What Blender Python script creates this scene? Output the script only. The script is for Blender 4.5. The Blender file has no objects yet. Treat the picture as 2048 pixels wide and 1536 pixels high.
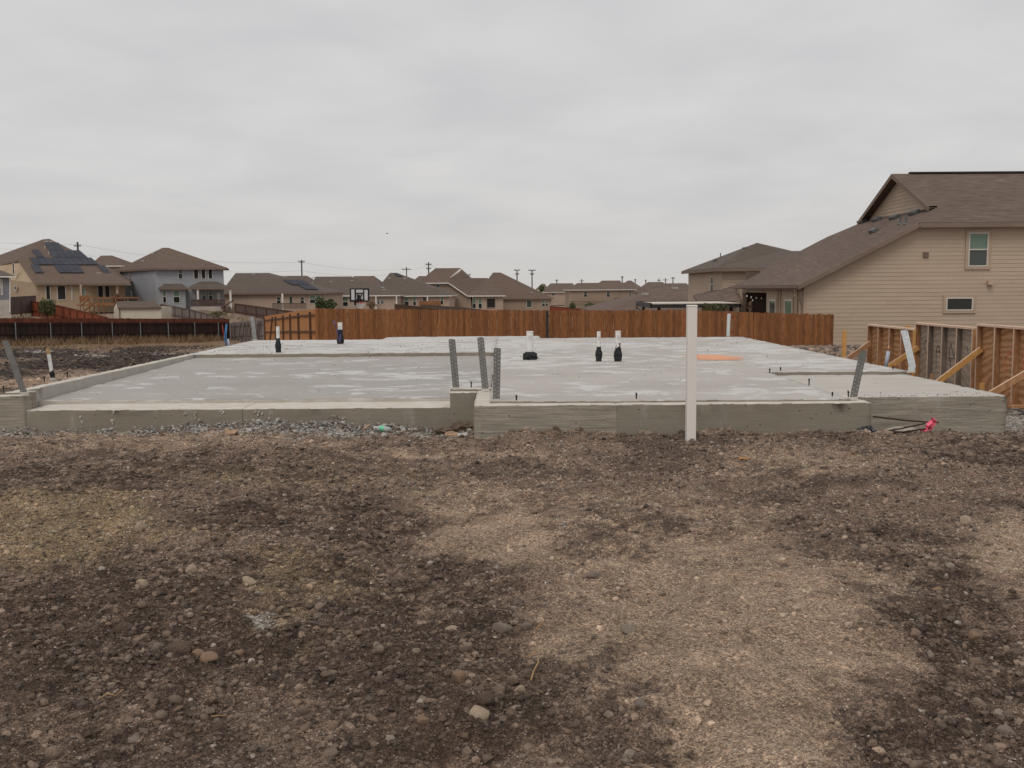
import bpy, bmesh, math, random
import numpy as np
from mathutils import Vector, Matrix

random.seed(7)
RNG = np.random.default_rng(11)
R = math.radians
SC = bpy.context.scene
COL = SC.collection

# ------------------------------------------------------------------ camera, sky, sun, exposure
FPX, CX, CY = 2000.0, 1024.0, 768.0          # focal length in pixels of a 2048 x 1536 frame
CAM_H, PITCH, YAW, ROLL = 1.70, math.atan(193 / FPX), R(-0.34), R(-0.40)
CAM_M = Matrix.Rotation(YAW, 3, 'Z') @ Matrix.Rotation(math.pi / 2 - PITCH, 3, 'X') @ Matrix.Rotation(ROLL, 3, 'Z')
CAM_P = Vector((0, 0, CAM_H))
cam_d = bpy.data.cameras.new('camera')
cam_d.sensor_width = 36.0
cam_d.lens = 36.0 * FPX / 2048.0
cam_d.clip_start, cam_d.clip_end = 0.05, 6000
cam = bpy.data.objects.new('camera', cam_d)
COL.objects.link(cam)
cam.matrix_world = Matrix.Translation(CAM_P) @ CAM_M.to_4x4()
SC.camera = cam

SUN_EL, SUN_AZ = 58.0, 200.0
world = bpy.data.worlds.new('World')
SC.world = world
world.use_nodes = True
wn, wl = world.node_tree.nodes, world.node_tree.links
wn.clear()
def W(t, **kw):
    n = wn.new(t)
    for k, v in kw.items():
        setattr(n, k, v)
    return n
def wmath(op, a, b=None, clamp=False):
    n = W('ShaderNodeMath', operation=op, use_clamp=clamp)
    for i, v in enumerate((a, b)):
        if v is None: continue
        if isinstance(v, (int, float)): n.inputs[i].default_value = v
        else: wl.new(v, n.inputs[i])
    return n.outputs[0]
w_out = W('ShaderNodeOutputWorld'); w_bg = W('ShaderNodeBackground')
w_sky = W('ShaderNodeTexSky', sky_type='NISHITA', sun_disc=False)
w_sky.sun_elevation, w_sky.sun_rotation = R(SUN_EL), R(SUN_AZ)
w_sky.air_density, w_sky.dust_density = 1.0, 3.0
w_tc = W('ShaderNodeTexCoord'); w_sep = W('ShaderNodeSeparateXYZ')
wl.new(w_tc.outputs['Generated'], w_sep.inputs[0])
w_zc = wmath('MAXIMUM', w_sep.outputs[2], 0.0)
w_den = wmath('ADD', w_zc, 0.16)
w_cmb = W('ShaderNodeCombineXYZ')
wl.new(wmath('DIVIDE', w_sep.outputs[0], w_den), w_cmb.inputs[0])
wl.new(wmath('DIVIDE', w_sep.outputs[1], w_den), w_cmb.inputs[1])
w_n1 = W('ShaderNodeTexNoise'); w_n1.inputs['Scale'].default_value = 1.9
w_n1.inputs['Detail'].default_value = 5; w_n1.inputs['Roughness'].default_value = 0.5; w_n1.inputs['Distortion'].default_value = 0.25
wl.new(w_cmb.outputs[0], w_n1.inputs['Vector'])
w_mr = W('ShaderNodeMapRange'); w_mr.inputs[1].default_value = 0.30; w_mr.inputs[2].default_value = 0.70
wl.new(w_n1.outputs[0], w_mr.inputs[0])
w_mix = W('ShaderNodeMix', data_type='RGBA')
w_mix.inputs['A'].default_value = (0.600, 0.598, 0.610, 1)
w_mix.inputs['B'].default_value = (0.702, 0.694, 0.690, 1)
wl.new(w_mr.outputs[0], w_mix.inputs['Factor'])
w_lo = W('ShaderNodeMix', data_type='RGBA')          # the dusty, warmer air near the horizon
wl.new(wmath('MULTIPLY', wmath('POWER', wmath('SUBTRACT', 1.0, w_zc, True), 14.0), 0.75), w_lo.inputs['Factor'])
wl.new(w_mix.outputs['Result'], w_lo.inputs['A'])
w_lo.inputs['B'].default_value = (0.615, 0.590, 0.560, 1)
w_sc = W('ShaderNodeMix', data_type='RGBA', blend_type='MULTIPLY'); w_sc.inputs['Factor'].default_value = 1
wl.new(w_sky.outputs[0], w_sc.inputs['A']); w_sc.inputs['B'].default_value = (0.08, 0.08, 0.08, 1)
w_fin = W('ShaderNodeMix', data_type='RGBA'); w_fin.inputs['Factor'].default_value = 0.96
wl.new(w_sc.outputs['Result'], w_fin.inputs['A']); wl.new(w_lo.outputs['Result'], w_fin.inputs['B'])
wl.new(w_fin.outputs['Result'], w_bg.inputs['Color']); w_bg.inputs['Strength'].default_value = 1.0
wl.new(w_bg.outputs[0], w_out.inputs[0])

sun_d = bpy.data.lights.new('sun', 'SUN')
sun_d.energy, sun_d.angle, sun_d.color = 1.4, R(30), (1.0, 0.955, 0.90)
sun = bpy.data.objects.new('sun', sun_d)
COL.objects.link(sun)
_sd = Vector((math.sin(R(SUN_AZ)) * math.cos(R(SUN_EL)), math.cos(R(SUN_AZ)) * math.cos(R(SUN_EL)), math.sin(R(SUN_EL))))
sun.rotation_euler = _sd.to_track_quat('Z', 'Y').to_euler()
sun.location = (0, -10, 40)

SC.view_settings.view_transform = 'Standard'
SC.view_settings.look = 'None'
SC.view_settings.exposure = 0.0
SC.view_settings.gamma = 1.0
SC.view_settings.use_curve_mapping = False

# ------------------------------------------------------------------ helpers
def ray(px, py):
    return (CAM_M @ Vector(((px - CX) / FPX, -(py - CY) / FPX, -1.0)))
def P(px, py, Y):
    d = ray(px, py); return CAM_P + d * (Y / d.y)
def PZ(px, py, z):
    d = ray(px, py); return CAM_P + d * ((z - CAM_H) / d.z)
def PX(px, py, X):
    d = ray(px, py); return CAM_P + d * (X / d.x)
def PP(px, py, p0, n):
    d = ray(px, py); return CAM_P + d * ((Vector(p0) - CAM_P).dot(n) / d.dot(n))
def to_px(p):
    v = CAM_M.transposed() @ (Vector(p) - CAM_P)
    return (CX + FPX * v.x / -v.z, CY - FPX * v.y / -v.z)

ORG = {}
def origin(o):
    return ORG.get(o.name, Vector((0, 0, 0))) if o else Vector((0, 0, 0))
def tag(o, label=None, cat=None, group=None, kind=None):
    if label: o['label'] = label
    if cat: o['category'] = cat
    if group: o['group'] = group
    if kind: o['kind'] = kind
    return o
def thing(name, loc, label, cat, group=None):
    o = bpy.data.objects.new(name, None)
    o.empty_display_size = 0.2
    COL.objects.link(o); o.location = loc
    ORG[o.name] = Vector(loc)
    return tag(o, label, cat, group)
def link(name, me, parent=None, loc=None):
    o = bpy.data.objects.new(name, me)
    COL.objects.link(o)
    if parent: o.parent = parent
    if loc is not None: o.location = loc
    ORG[o.name] = origin(parent)
    return o

class MB:
    def __init__(s): s.v, s.f, s.m = [], [], []
    def add(s, vs, fs, mi=0):
        b = len(s.v); s.v += [tuple(v) for v in vs]
        s.f += [tuple(i + b for i in f) for f in fs]; s.m += [mi] * len(fs)
        return s
    def quad(s, *p, mi=0): return s.add(p, [tuple(range(len(p)))], mi)
    def box(s, x0, x1, y0, y1, z0, z1, mi=0):
        vs = [(x, y, z) for z in (z0, z1) for y in (y0, y1) for x in (x0, x1)]
        return s.add(vs, [(0, 2, 3, 1), (4, 5, 7, 6), (0, 1, 5, 4), (2, 6, 7, 3), (0, 4, 6, 2), (1, 3, 7, 5)], mi)
    def obox(s, c, ax, ay, az, hx, hy, hz, mi=0):      # oriented box: centre, unit axes, half sizes
        c, ax, ay, az = Vector(c), Vector(ax), Vector(ay), Vector(az)
        vs = [c + ax * (hx * i) + ay * (hy * j) + az * (hz * k) for k in (-1, 1) for j in (-1, 1) for i in (-1, 1)]
        return s.add(vs, [(0, 2, 3, 1), (4, 5, 7, 6), (0, 1, 5, 4), (2, 6, 7, 3), (0, 4, 6, 2), (1, 3, 7, 5)], mi)
    def beam(s, a, b, w, h, up=(0, 0, 1), mi=0):       # bar from a to b
        a, b = Vector(a), Vector(b); d = (b - a); L = d.length; d.normalize()
        x = d.cross(Vector(up)); x = x.normalized() if x.length > 1e-6 else Vector((1, 0, 0))
        z = x.cross(d)
        return s.obox((a + b) / 2, x, d, z, w / 2, L / 2, h / 2, mi)
    def tube(s, pts, rad, n=8, caps=True, mi=0):
        pts = [Vector(p) for p in pts]
        rads = rad if isinstance(rad, (list, tuple)) else [rad] * len(pts)
        b0 = len(s.v); rings = []
        for i, p in enumerate(pts):
            d = (pts[min(i + 1, len(pts) - 1)] - pts[max(i - 1, 0)]).normalized()
            x = d.orthogonal().normalized() if abs(d.z) < 0.9 else d.cross(Vector((0, 1, 0))).normalized()
            y = d.cross(x)
            rings.append([p + (x * math.cos(t) + y * math.sin(t)) * rads[i] for t in (2 * math.pi * k / n for k in range(n))])
        vs = [v for r in rings for v in r]; fs = []
        for i in range(len(pts) - 1):
            for k in range(n):
                fs.append((i * n + k, i * n + (k + 1) % n, (i + 1) * n + (k + 1) % n, (i + 1) * n + k))
        if caps:
            fs.append(tuple(reversed(range(n)))); fs.append(tuple((len(pts) - 1) * n + k for k in range(n)))
        return s.add(vs, fs, mi)
    def prism(s, poly, off, mi=0):                     # polygon (3-D points) pushed along a vector
        n = len(poly); off = Vector(off)
        vs = [Vector(p) for p in poly] + [Vector(p) + off for p in poly]
        fs = [tuple(range(n)), tuple(reversed(range(n, 2 * n)))]
        fs += [(i, i + n, (i + 1) % n + n, (i + 1) % n) for i in range(n)]
        return s.add(vs, fs, mi)
    def build(s, name, mat, parent=None, smooth=False, fixn=True, bevel=0):
        o0 = origin(parent)
        me = bpy.data.meshes.new(name)
        me.from_pydata([(v[0] - o0.x, v[1] - o0.y, v[2] - o0.z) for v in s.v], [], s.f)
        for m in (mat if isinstance(mat, (list, tuple)) else [mat]): me.materials.append(m)
        if any(s.m): me.polygons.foreach_set('material_index', s.m)
        if fixn:
            bm = bmesh.new(); bm.from_mesh(me); bmesh.ops.recalc_face_normals(bm, faces=bm.faces); bm.to_mesh(me); bm.free()
        if smooth: me.polygons.foreach_set('use_smooth', [True] * len(me.polygons))
        me.update()
        o = link(name, me, parent)
        if bevel:
            md = o.modifiers.new('bevel', 'BEVEL'); md.width = bevel; md.segments = 2; md.limit_method = 'ANGLE'
        return o

# ---- numpy gradient noise
_G = RNG.normal(size=(257, 257, 2)); _G /= np.linalg.norm(_G, axis=2, keepdims=True)
def pn(x, y):
    xi, yi = np.floor(x).astype(int), np.floor(y).astype(int)
    fx, fy = x - xi, y - yi
    def g(i, j):
        q = _G[(xi + i) % 257, (yi + j) % 257]; return q[..., 0] * (fx - i) + q[..., 1] * (fy - j)
    u, v = fx * fx * fx * (fx * (fx * 6 - 15) + 10), fy * fy * fy * (fy * (fy * 6 - 15) + 10)
    a = g(0, 0) * (1 - u) + g(1, 0) * u; b = g(0, 1) * (1 - u) + g(1, 1) * u
    return (a * (1 - v) + b * v) * 1.5
def fbm(x, y, f, o=4, gain=0.5):
    t = np.zeros_like(x); a = 1.0
    for k in range(o):
        t += a * pn(x * f + 17.3 * k, y * f - 9.1 * k); f *= 2.03; a *= gain
    return t
def sstep(a, b, x):
    t = np.clip((x - a) / (b - a), 0, 1); return t * t * (3 - 2 * t)

# ------------------------------------------------------------------ materials
class NT:
    def __init__(s, name):
        s.mat = bpy.data.materials.new(name); s.mat.use_nodes = True
        s.t = s.mat.node_tree; s.n, s.l = s.t.nodes, s.t.links
        s.b = s.n['Principled BSDF']
        s.b.inputs['Specular IOR Level'].default_value = 0.3
    def new(s, t, **kw):
        n = s.n.new(t)
        for k, v in kw.items(): setattr(n, k, v)
        return n
    def put(s, sock, v):
        if isinstance(v, bpy.types.NodeSocket): s.l.new(v, sock)
        elif isinstance(v, (tuple, list)) and len(v) == 3 and sock.type == 'RGBA': sock.default_value = (*v, 1)
        else: sock.default_value = v
    def math(s, op, a, b=None, clamp=False):
        n = s.new('ShaderNodeMath', operation=op, use_clamp=clamp)
        s.put(n.inputs[0], a)
        if b is not None: s.put(n.inputs[1], b)
        return n.outputs[0]
    def mix(s, f, a, b, mode='MIX'):
        n = s.new('ShaderNodeMix', data_type='RGBA', blend_type=mode)
        s.put(n.inputs['Factor'], f); s.put(n.inputs['A'], a); s.put(n.inputs['B'], b)
        return n.outputs['Result']
    def coord(s, scale=(1, 1, 1), rnd=False):
        c = s.new('ShaderNodeTexCoord').outputs['Object']
        if rnd:
            oi = s.new('ShaderNodeObjectInfo')
            ad = s.new('ShaderNodeVectorMath', operation='ADD'); s.put(ad.inputs[0], c)
            k = s.math('MULTIPLY', oi.outputs['Random'], 53.0)
            cb = s.new('ShaderNodeCombineXYZ')
            for i in range(3): s.put(cb.inputs[i], k)
            s.put(ad.inputs[1], cb.outputs[0]); c = ad.outputs[0]
        mp = s.new('ShaderNodeMapping'); s.put(mp.inputs['Vector'], c); mp.inputs['Scale'].default_value = scale
        return mp.outputs[0]
    def noise(s, vec, sc, det=4, ro=0.55, dist=0.0):
        n = s.new('ShaderNodeTexNoise'); s.put(n.inputs['Vector'], vec)
        n.inputs['Scale'].default_value = sc; n.inputs['Detail'].default_value = det
        n.inputs['Roughness'].default_value = ro; n.inputs['Distortion'].default_value = dist
        return n.outputs[0]
    def voro(s, vec, sc, feat='F1', out='Distance'):
        n = s.new('ShaderNodeTexVoronoi', feature=feat); s.put(n.inputs['Vector'], vec); n.inputs['Scale'].default_value = sc
        return n.outputs[out]
    def rng(s, v, a, b, c=0.0, d=1.0):
        n = s.new('ShaderNodeMapRange'); s.put(n.inputs[0], v)
        for i, q in enumerate((a, b, c, d)): n.inputs[i + 1].default_value = q
        return n.outputs[0]
    def bump(s, h, st=0.5, dist=0.01, prev=None):
        n = s.new('ShaderNodeBump'); s.put(n.inputs['Height'], h)
        n.inputs['Strength'].default_value = st; n.inputs['Distance'].default_value = dist
        if prev is not None: s.put(n.inputs['Normal'], prev)
        return n.outputs[0]
    def done(s, col, rough=0.85, nor=None, metal=0.0):
        s.put(s.b.inputs['Base Color'], col); s.put(s.b.inputs['Roughness'], rough)
        if nor is not None: s.put(s.b.inputs['Normal'], nor)
        s.b.inputs['Metallic'].default_value = metal
        return s.mat

def M(name, c1, c2=None, scale=4.0, rough=0.85, stretch=(1, 1, 1), rnd=0.0, bump=0.0, bscale=25.0, bdist=0.01, metal=0.0, lo=0.35, hi=0.65, det=5, spec=None):
    t = NT(name)
    v = t.coord(stretch, rnd > 0)
    n = t.noise(v, scale, det)
    col = t.mix(t.rng(n, lo, hi), c1, c2 if c2 else tuple(min(1, k * 1.25) for k in c1))
    if rnd > 0:
        oi = t.new('ShaderNodeObjectInfo')
        f = t.rng(oi.outputs['Random'], 0, 1, 1 - rnd, 1 + rnd)
        hs = t.new('ShaderNodeHueSaturation'); t.put(hs.inputs['Value'], f); t.put(hs.inputs['Color'], col); col = hs.outputs[0]
    nor = t.bump(t.noise(v, bscale, 4), bump, bdist) if bump else None
    if spec is not None: t.b.inputs['Specular IOR Level'].default_value = spec
    return t.done(col, rough, nor, metal)

def glass(name, col, rough=0.12):
    t = NT(name)
    t.b.inputs['Specular IOR Level'].default_value = 0.5
    n = t.noise(t.coord(), 0.9, 2)
    return t.done(t.mix(t.rng(n, 0.3, 0.7), col, tuple(k * 1.3 for k in col)), rough)

def siding(name, c, exposure=0.18, z0=0.0):
    t = NT(name)
    v = t.coord((1, 1, 1)); sp = t.new('ShaderNodeSeparateXYZ'); geo = t.new('ShaderNodeNewGeometry'); t.put(sp.inputs[0], geo.outputs['Position'])
    fr = t.math('FRACT', t.math('DIVIDE', sp.outputs[2], exposure))
    n = t.noise(v, 0.7, 3)
    col = t.mix(t.rng(n, 0.3, 0.7), tuple(k * 0.94 for k in c), tuple(k * 1.06 for k in c))
    return t.done(col, 0.75, t.bump(fr, 0.9, exposure * 0.12))

def shingle(name, c1, c2, c3):
    t = NT(name)
    geo = t.new('ShaderNodeNewGeometry')
    mp = t.new('ShaderNodeMapping'); t.put(mp.inputs['Vector'], geo.outputs['Position']); mp.inputs['Scale'].default_value = (1.4, 1.4, 15.0)
    mp2 = t.new('ShaderNodeMapping'); t.put(mp2.inputs['Vector'], geo.outputs['Position']); mp2.inputs['Scale'].default_value = (6.0, 6.0, 40.0)
    n1 = t.noise(mp.outputs[0], 1.0, 4, 0.6); n2 = t.noise(mp2.outputs[0], 1.0, 2); n3 = t.noise(geo.outputs['Position'], 0.22, 3)
    col = t.mix(t.rng(n1, 0.35, 0.68), c1, c2)
    col = t.mix(t.math('MULTIPLY', t.rng(n1, 0.62, 0.75), 0.6), col, c3)
    col = t.mix(t.rng(n3, 0.3, 0.7, 0.0, 0.30), col, tuple(k * 0.72 for k in c1))
    col = t.mix(t.rng(n2, 0.3, 0.7, 0.0, 0.35), col, c1)
    return t.done(col, 0.95, t.bump(n2, 0.5, 0.02))

MAT = {}
# ------------------------------------------------------------------ material library
MAT['stain'] = M('stained_cedar', (0.148, 0.056, 0.020), (0.282, 0.116, 0.043), 3.0, 0.8, (14, 14, 0.9), rnd=0.26, bump=0.3, bscale=6)
MAT['stain_back'] = M('cedar_back', (0.345, 0.144, 0.052), (0.460, 0.207, 0.075), 1.5, 0.85, (6, 6, 0.5), rnd=0.1)
MAT['stain_dark'] = M('dark_stained_rail', (0.070, 0.036, 0.022), (0.115, 0.060, 0.036), 3.0, 0.85, (3, 3, 1))
MAT['dark_fence'] = M('dark_weathered_cedar', (0.022, 0.013, 0.011), (0.060, 0.028, 0.020), 0.9, 0.9, (7, 7, 0.35), lo=0.42, hi=0.72)
MAT['red_cap'] = M('red_brown_stain', (0.090, 0.026, 0.014), (0.162, 0.048, 0.024), 1.2, 0.85, (2, 2, 2))
MAT['red_fence'] = M('red_stained_wood', (0.200, 0.045, 0.017), (0.270, 0.070, 0.030), 1.2, 0.85, (4, 4, 0.6))
MAT['grey_wood'] = M('weathered_grey_wood', (0.138, 0.110, 0.097), (0.248, 0.209, 0.187), 1.5, 0.9, (5, 5, 0.5))
MAT['brown_wood'] = M('weathered_brown_wood', (0.085, 0.058, 0.050), (0.150, 0.110, 0.095), 1.5, 0.9, (5, 5, 0.5))
MAT['deck'] = M('deck_lumber', (0.20, 0.085, 0.034), (0.29, 0.14, 0.062), 2.0, 0.8)
MAT['deck_dark'] = M('dark_deck_stain', (0.060, 0.026, 0.018), (0.10, 0.045, 0.030), 2.0, 0.8)
MAT['galv'] = M('galvanised_steel', (0.30, 0.31, 0.31), (0.46, 0.47, 0.47), 9.0, 0.42, metal=0.75, bump=0.05)
MAT['galv_dull'] = M('dull_galvanised_steel', (0.165, 0.158, 0.145), (0.225, 0.215, 0.200), 8.0, 0.55, metal=0.35, lo=0.3, hi=0.7)
MAT['galv_bright'] = M('bright_galvanised_steel', (0.62, 0.67, 0.69), (0.80, 0.84, 0.85), 14.0, 0.35, metal=0.4)
MAT['steel_post'] = M('grey_steel_post', (0.20, 0.215, 0.23), (0.28, 0.295, 0.31), 5.0, 0.5, metal=0.3)
MAT['pvc'] = M('white_vinyl', (0.72, 0.665, 0.62), (0.77, 0.715, 0.67), 6.0, 0.5, stretch=(6, 6, 0.5), lo=0.2, hi=0.8, spec=0.3)
MAT['pvc_clean'] = M('clean_white_pvc', (0.66, 0.64, 0.61), (0.74, 0.72, 0.69), 8.0, 0.4)
MAT['ink'] = M('grey_print', (0.42, 0.42, 0.43), (0.62, 0.62, 0.62), 60.0, 0.6)
MAT['black_wrap'] = M('black_foam_wrap', (0.012, 0.013, 0.015), (0.055, 0.060, 0.066), 22.0, 0.75, bump=0.8, bscale=30, bdist=0.02, lo=0.45, hi=0.8)
MAT['black'] = M('black_plastic', (0.012, 0.012, 0.014), (0.025, 0.025, 0.028), 8.0, 0.5)
MAT['black_bag'] = M('black_sheet_plastic', (0.010, 0.013, 0.017), (0.040, 0.048, 0.058), 18.0, 0.3, bump=0.8, bscale=20, bdist=0.02)
MAT['rebar'] = M('rusty_rebar', (0.030, 0.018, 0.014), (0.070, 0.036, 0.024), 30.0, 0.75, metal=0.3)
MAT['bolt'] = M('dark_threaded_steel', (0.020, 0.018, 0.016), (0.050, 0.044, 0.038), 40.0, 0.6, metal=0.5)
MAT['pink'] = M('hot_pink_tape', (0.78, 0.085, 0.16), (0.88, 0.16, 0.24), 14.0, 0.55, bump=0.6, bscale=18, bdist=0.02)
MAT['blue_pex'] = M('blue_pipe', (0.05, 0.19, 0.45), (0.09, 0.26, 0.54), 6.0, 0.4)
MAT['red_pex'] = M('red_pipe', (0.42, 0.030, 0.030), (0.52, 0.05, 0.045), 6.0, 0.4)
MAT['purple'] = M('violet_cable', (0.060, 0.048, 0.125), (0.10, 0.08, 0.19), 6.0, 0.5)
MAT['grey_pipe'] = M('grey_conduit', (0.33, 0.36, 0.42), (0.42, 0.45, 0.50), 6.0, 0.45)
MAT['copper'] = M('copper_tube', (0.55, 0.24, 0.14), (0.66, 0.32, 0.20), 6.0, 0.4, metal=0.7)
MAT['lumber'] = M('yellow_pine', (0.44, 0.215, 0.062), (0.56, 0.31, 0.11), 2.6, 0.75, (9, 9, 9), rnd=0.12, bump=0.2)
MAT['lumber_old'] = M('weathered_pine', (0.29, 0.140, 0.062), (0.42, 0.225, 0.115), 2.6, 0.8, (9, 9, 3), rnd=0.18, bump=0.2)
MAT['lumber_pale'] = M('pale_pine', (0.50, 0.345, 0.245), (0.64, 0.46, 0.34), 3.0, 0.8, (3, 3, 9), rnd=0.1)  # paler pine tone for edge strips and top plates
MAT['lumber_grey'] = M('grey_weathered_pine', (0.115, 0.088, 0.070), (0.195, 0.155, 0.125), 3.0, 0.85, (9, 9, 1.5), rnd=0.12)
def plywood(name, c1, c2, c3):
    t = NT(name); v = t.coord((1, 0.55, 1.3)); n = t.noise(v, 3.2, 5, 0.6, 1.6)
    w = t.new('ShaderNodeTexWave', wave_type='RINGS', rings_direction='SPHERICAL'); t.put(w.inputs['Vector'], v)
    w.inputs['Scale'].default_value = 2.4; w.inputs['Distortion'].default_value = 9; w.inputs['Detail'].default_value = 3; w.inputs['Detail Scale'].default_value = 1.2
    col = t.mix(t.rng(w.outputs['Fac'], 0.2, 0.8), c1, c2)
    col = t.mix(t.rng(n, 0.45, 0.7, 0, 0.8), col, c3)
    return t.done(col, 0.85, t.bump(w.outputs['Fac'], 0.2, 0.004))
MAT['ply'] = plywood('form_plywood', (0.33, 0.150, 0.062), (0.50, 0.265, 0.125), (0.36, 0.22, 0.135))
MAT['ply_grey'] = plywood('grey_form_plywood', (0.30, 0.225, 0.165), (0.39, 0.305, 0.235), (0.265, 0.215, 0.175))
MAT['marker'] = M('black_marker', (0.035, 0.028, 0.024), (0.06, 0.05, 0.045), 10, 0.8)
MAT['red_paint'] = M('faded_red_paint', (0.46, 0.12, 0.06), (0.55, 0.20, 0.11), 8, 0.8)
MAT['tan'] = siding('tan_siding', (0.40, 0.305, 0.222), 0.2)
MAT['tan_flat'] = M('tan_paint', (0.375, 0.281, 0.206), (0.419, 0.319, 0.237), 0.6, 0.75)
MAT['plank'] = M('tan_plank', (0.430, 0.330, 0.243), (0.468, 0.364, 0.272), 0.5, 0.72, rnd=0.03)
MAT['trim_tan'] = M('tan_trim_board', (0.385, 0.287, 0.208), (0.42, 0.316, 0.232), 1.0, 0.7)
MAT['trim_brown'] = M('brown_fascia', (0.172, 0.121, 0.092), (0.207, 0.149, 0.115), 1.0, 0.7)
MAT['cream_sid'] = siding('cream_tan_siding', (0.385, 0.287, 0.190), 0.2)
MAT['blue_sid'] = siding('blue_grey_siding', (0.341, 0.350, 0.369), 0.2)
MAT['slate_sid'] = siding('slate_siding', (0.20, 0.205, 0.225), 0.2)
MAT['taupe'] = M('taupe_wall', (0.281, 0.213, 0.163), (0.331, 0.254, 0.196), 0.3, 0.8)
MAT['taupe2'] = M('pinkish_tan_wall', (0.362, 0.269, 0.206), (0.419, 0.319, 0.250), 0.3, 0.8)
MAT['khaki'] = M('khaki_brown_wall', (0.281, 0.206, 0.150), (0.319, 0.237, 0.175), 0.3, 0.8)
MAT['white_trim'] = M('off_white_trim', (0.60, 0.56, 0.51), (0.70, 0.66, 0.60), 1.0, 0.6)
MAT['vinyl'] = M('almond_window_frame', (0.52, 0.47, 0.40), (0.58, 0.53, 0.46), 1.0, 0.5)
MAT['roof'] = shingle('brown_shingle', (0.101, 0.071, 0.056), (0.178, 0.127, 0.101), (0.305, 0.230, 0.184))
MAT['roof_grey'] = shingle('grey_brown_shingle', (0.090, 0.069, 0.055), (0.138, 0.109, 0.090), (0.190, 0.159, 0.138))
MAT['roof_red'] = shingle('red_brown_shingle', (0.110, 0.075, 0.057), (0.157, 0.111, 0.086), (0.213, 0.157, 0.129))
MAT['ridge'] = M('ridge_vent_dark', (0.026, 0.022, 0.022), (0.045, 0.038, 0.036), 2, 0.8)
MAT['vent_dark'] = M('grey_roof_vent', (0.085, 0.087, 0.088), (0.13, 0.132, 0.132), 4, 0.55)
MAT['vent_light'] = M('light_roof_vent', (0.34, 0.315, 0.29), (0.44, 0.41, 0.38), 4, 0.5)
MAT['solar'] = M('solar_glass', (0.032, 0.034, 0.045), (0.045, 0.047, 0.060), 0.5, 0.55, spec=0.15)
MAT['glass_dark'] = glass('dark_window_glass', (0.012, 0.014, 0.013), 0.15)
MAT['glass_green'] = glass('green_tinted_glass', (0.115, 0.175, 0.125), 0.2)
MAT['glass_mid'] = glass('grey_green_glass', (0.045, 0.056, 0.048), 0.15)
MAT['screen'] = M('black_window_screen', (0.012, 0.011, 0.010), (0.020, 0.018, 0.016), 2, 0.6)
MAT['dark_siding'] = M('porch_brown_siding', (0.120, 0.085, 0.066), (0.15, 0.108, 0.085), 1, 0.8)  # dark brown siding of the patio walls
MAT['concrete_old'] = M('old_concrete', (0.34, 0.30, 0.255), (0.44, 0.40, 0.345), 1.5, 0.9, bump=0.3)
MAT['pole'] = M('dark_pole_wood', (0.030, 0.024, 0.021), (0.050, 0.041, 0.036), 2, 0.9)
MAT['wire'] = M('power_wire', (0.10, 0.10, 0.10), (0.14, 0.14, 0.14), 2, 0.7)
MAT['cream_panel'] = M('cream_shed_panel', (0.50, 0.445, 0.35), (0.56, 0.50, 0.40), 0.8, 0.7)
MAT['patio_dark'] = M('dark_bronze_metal', (0.022, 0.017, 0.015), (0.038, 0.030, 0.026), 2, 0.5)
MAT['patio_top'] = M('cream_metal_roof', (0.50, 0.44, 0.37), (0.58, 0.51, 0.43), 0.7, 0.6)
MAT['acrylic'] = M('white_backboard', (0.52, 0.51, 0.50), (0.60, 0.59, 0.58), 2, 0.35)
MAT['hoop'] = M('red_hoop', (0.40, 0.05, 0.04), (0.48, 0.07, 0.05), 3, 0.5)
MAT['net'] = M('white_net', (0.6, 0.57, 0.55), (0.7, 0.67, 0.64), 3, 0.8)
def leafmat(name, c1, c2):
    t = NT(name); oi = t.new('ShaderNodeNewGeometry')
    return t.done(t.mix(oi.outputs['Random Per Island'], c1, c2), 0.7)
MAT['leaf'] = leafmat('olive_leaves', (0.040, 0.052, 0.020), (0.115, 0.125, 0.048))
MAT['leaf2'] = leafmat('green_leaves', (0.045, 0.066, 0.026), (0.13, 0.155, 0.066))
MAT['straw'] = leafmat('dry_straw', (0.115, 0.064, 0.034), (0.285, 0.185, 0.098))
MAT['weed'] = leafmat('green_weeds', (0.085, 0.080, 0.030), (0.165, 0.140, 0.06))
MAT['cardboard'] = M('cardboard', (0.27, 0.165, 0.10), (0.37, 0.24, 0.155), 7, 0.85, bump=0.3)
MAT['orange_leaf'] = M('orange_dead_leaf', (0.30, 0.125, 0.035), (0.40, 0.20, 0.07), 20, 0.7)
MAT['twig'] = M('dry_twig', (0.30, 0.17, 0.075), (0.40, 0.26, 0.13), 14, 0.8)
MAT['green_label'] = M('green_label', (0.10, 0.50, 0.28), (0.22, 0.64, 0.42), 18, 0.4)
_t = NT('clear_plastic'); _t.b.inputs['Transmission Weight'].default_value = 0.55; _t.b.inputs['IOR'].default_value = 1.25
MAT['clear'] = _t.done((0.78, 0.80, 0.79), 0.12)
MAT['bird'] = M('bird_feathers', (0.015, 0.015, 0.015), (0.03, 0.03, 0.03), 8, 0.8)

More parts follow.
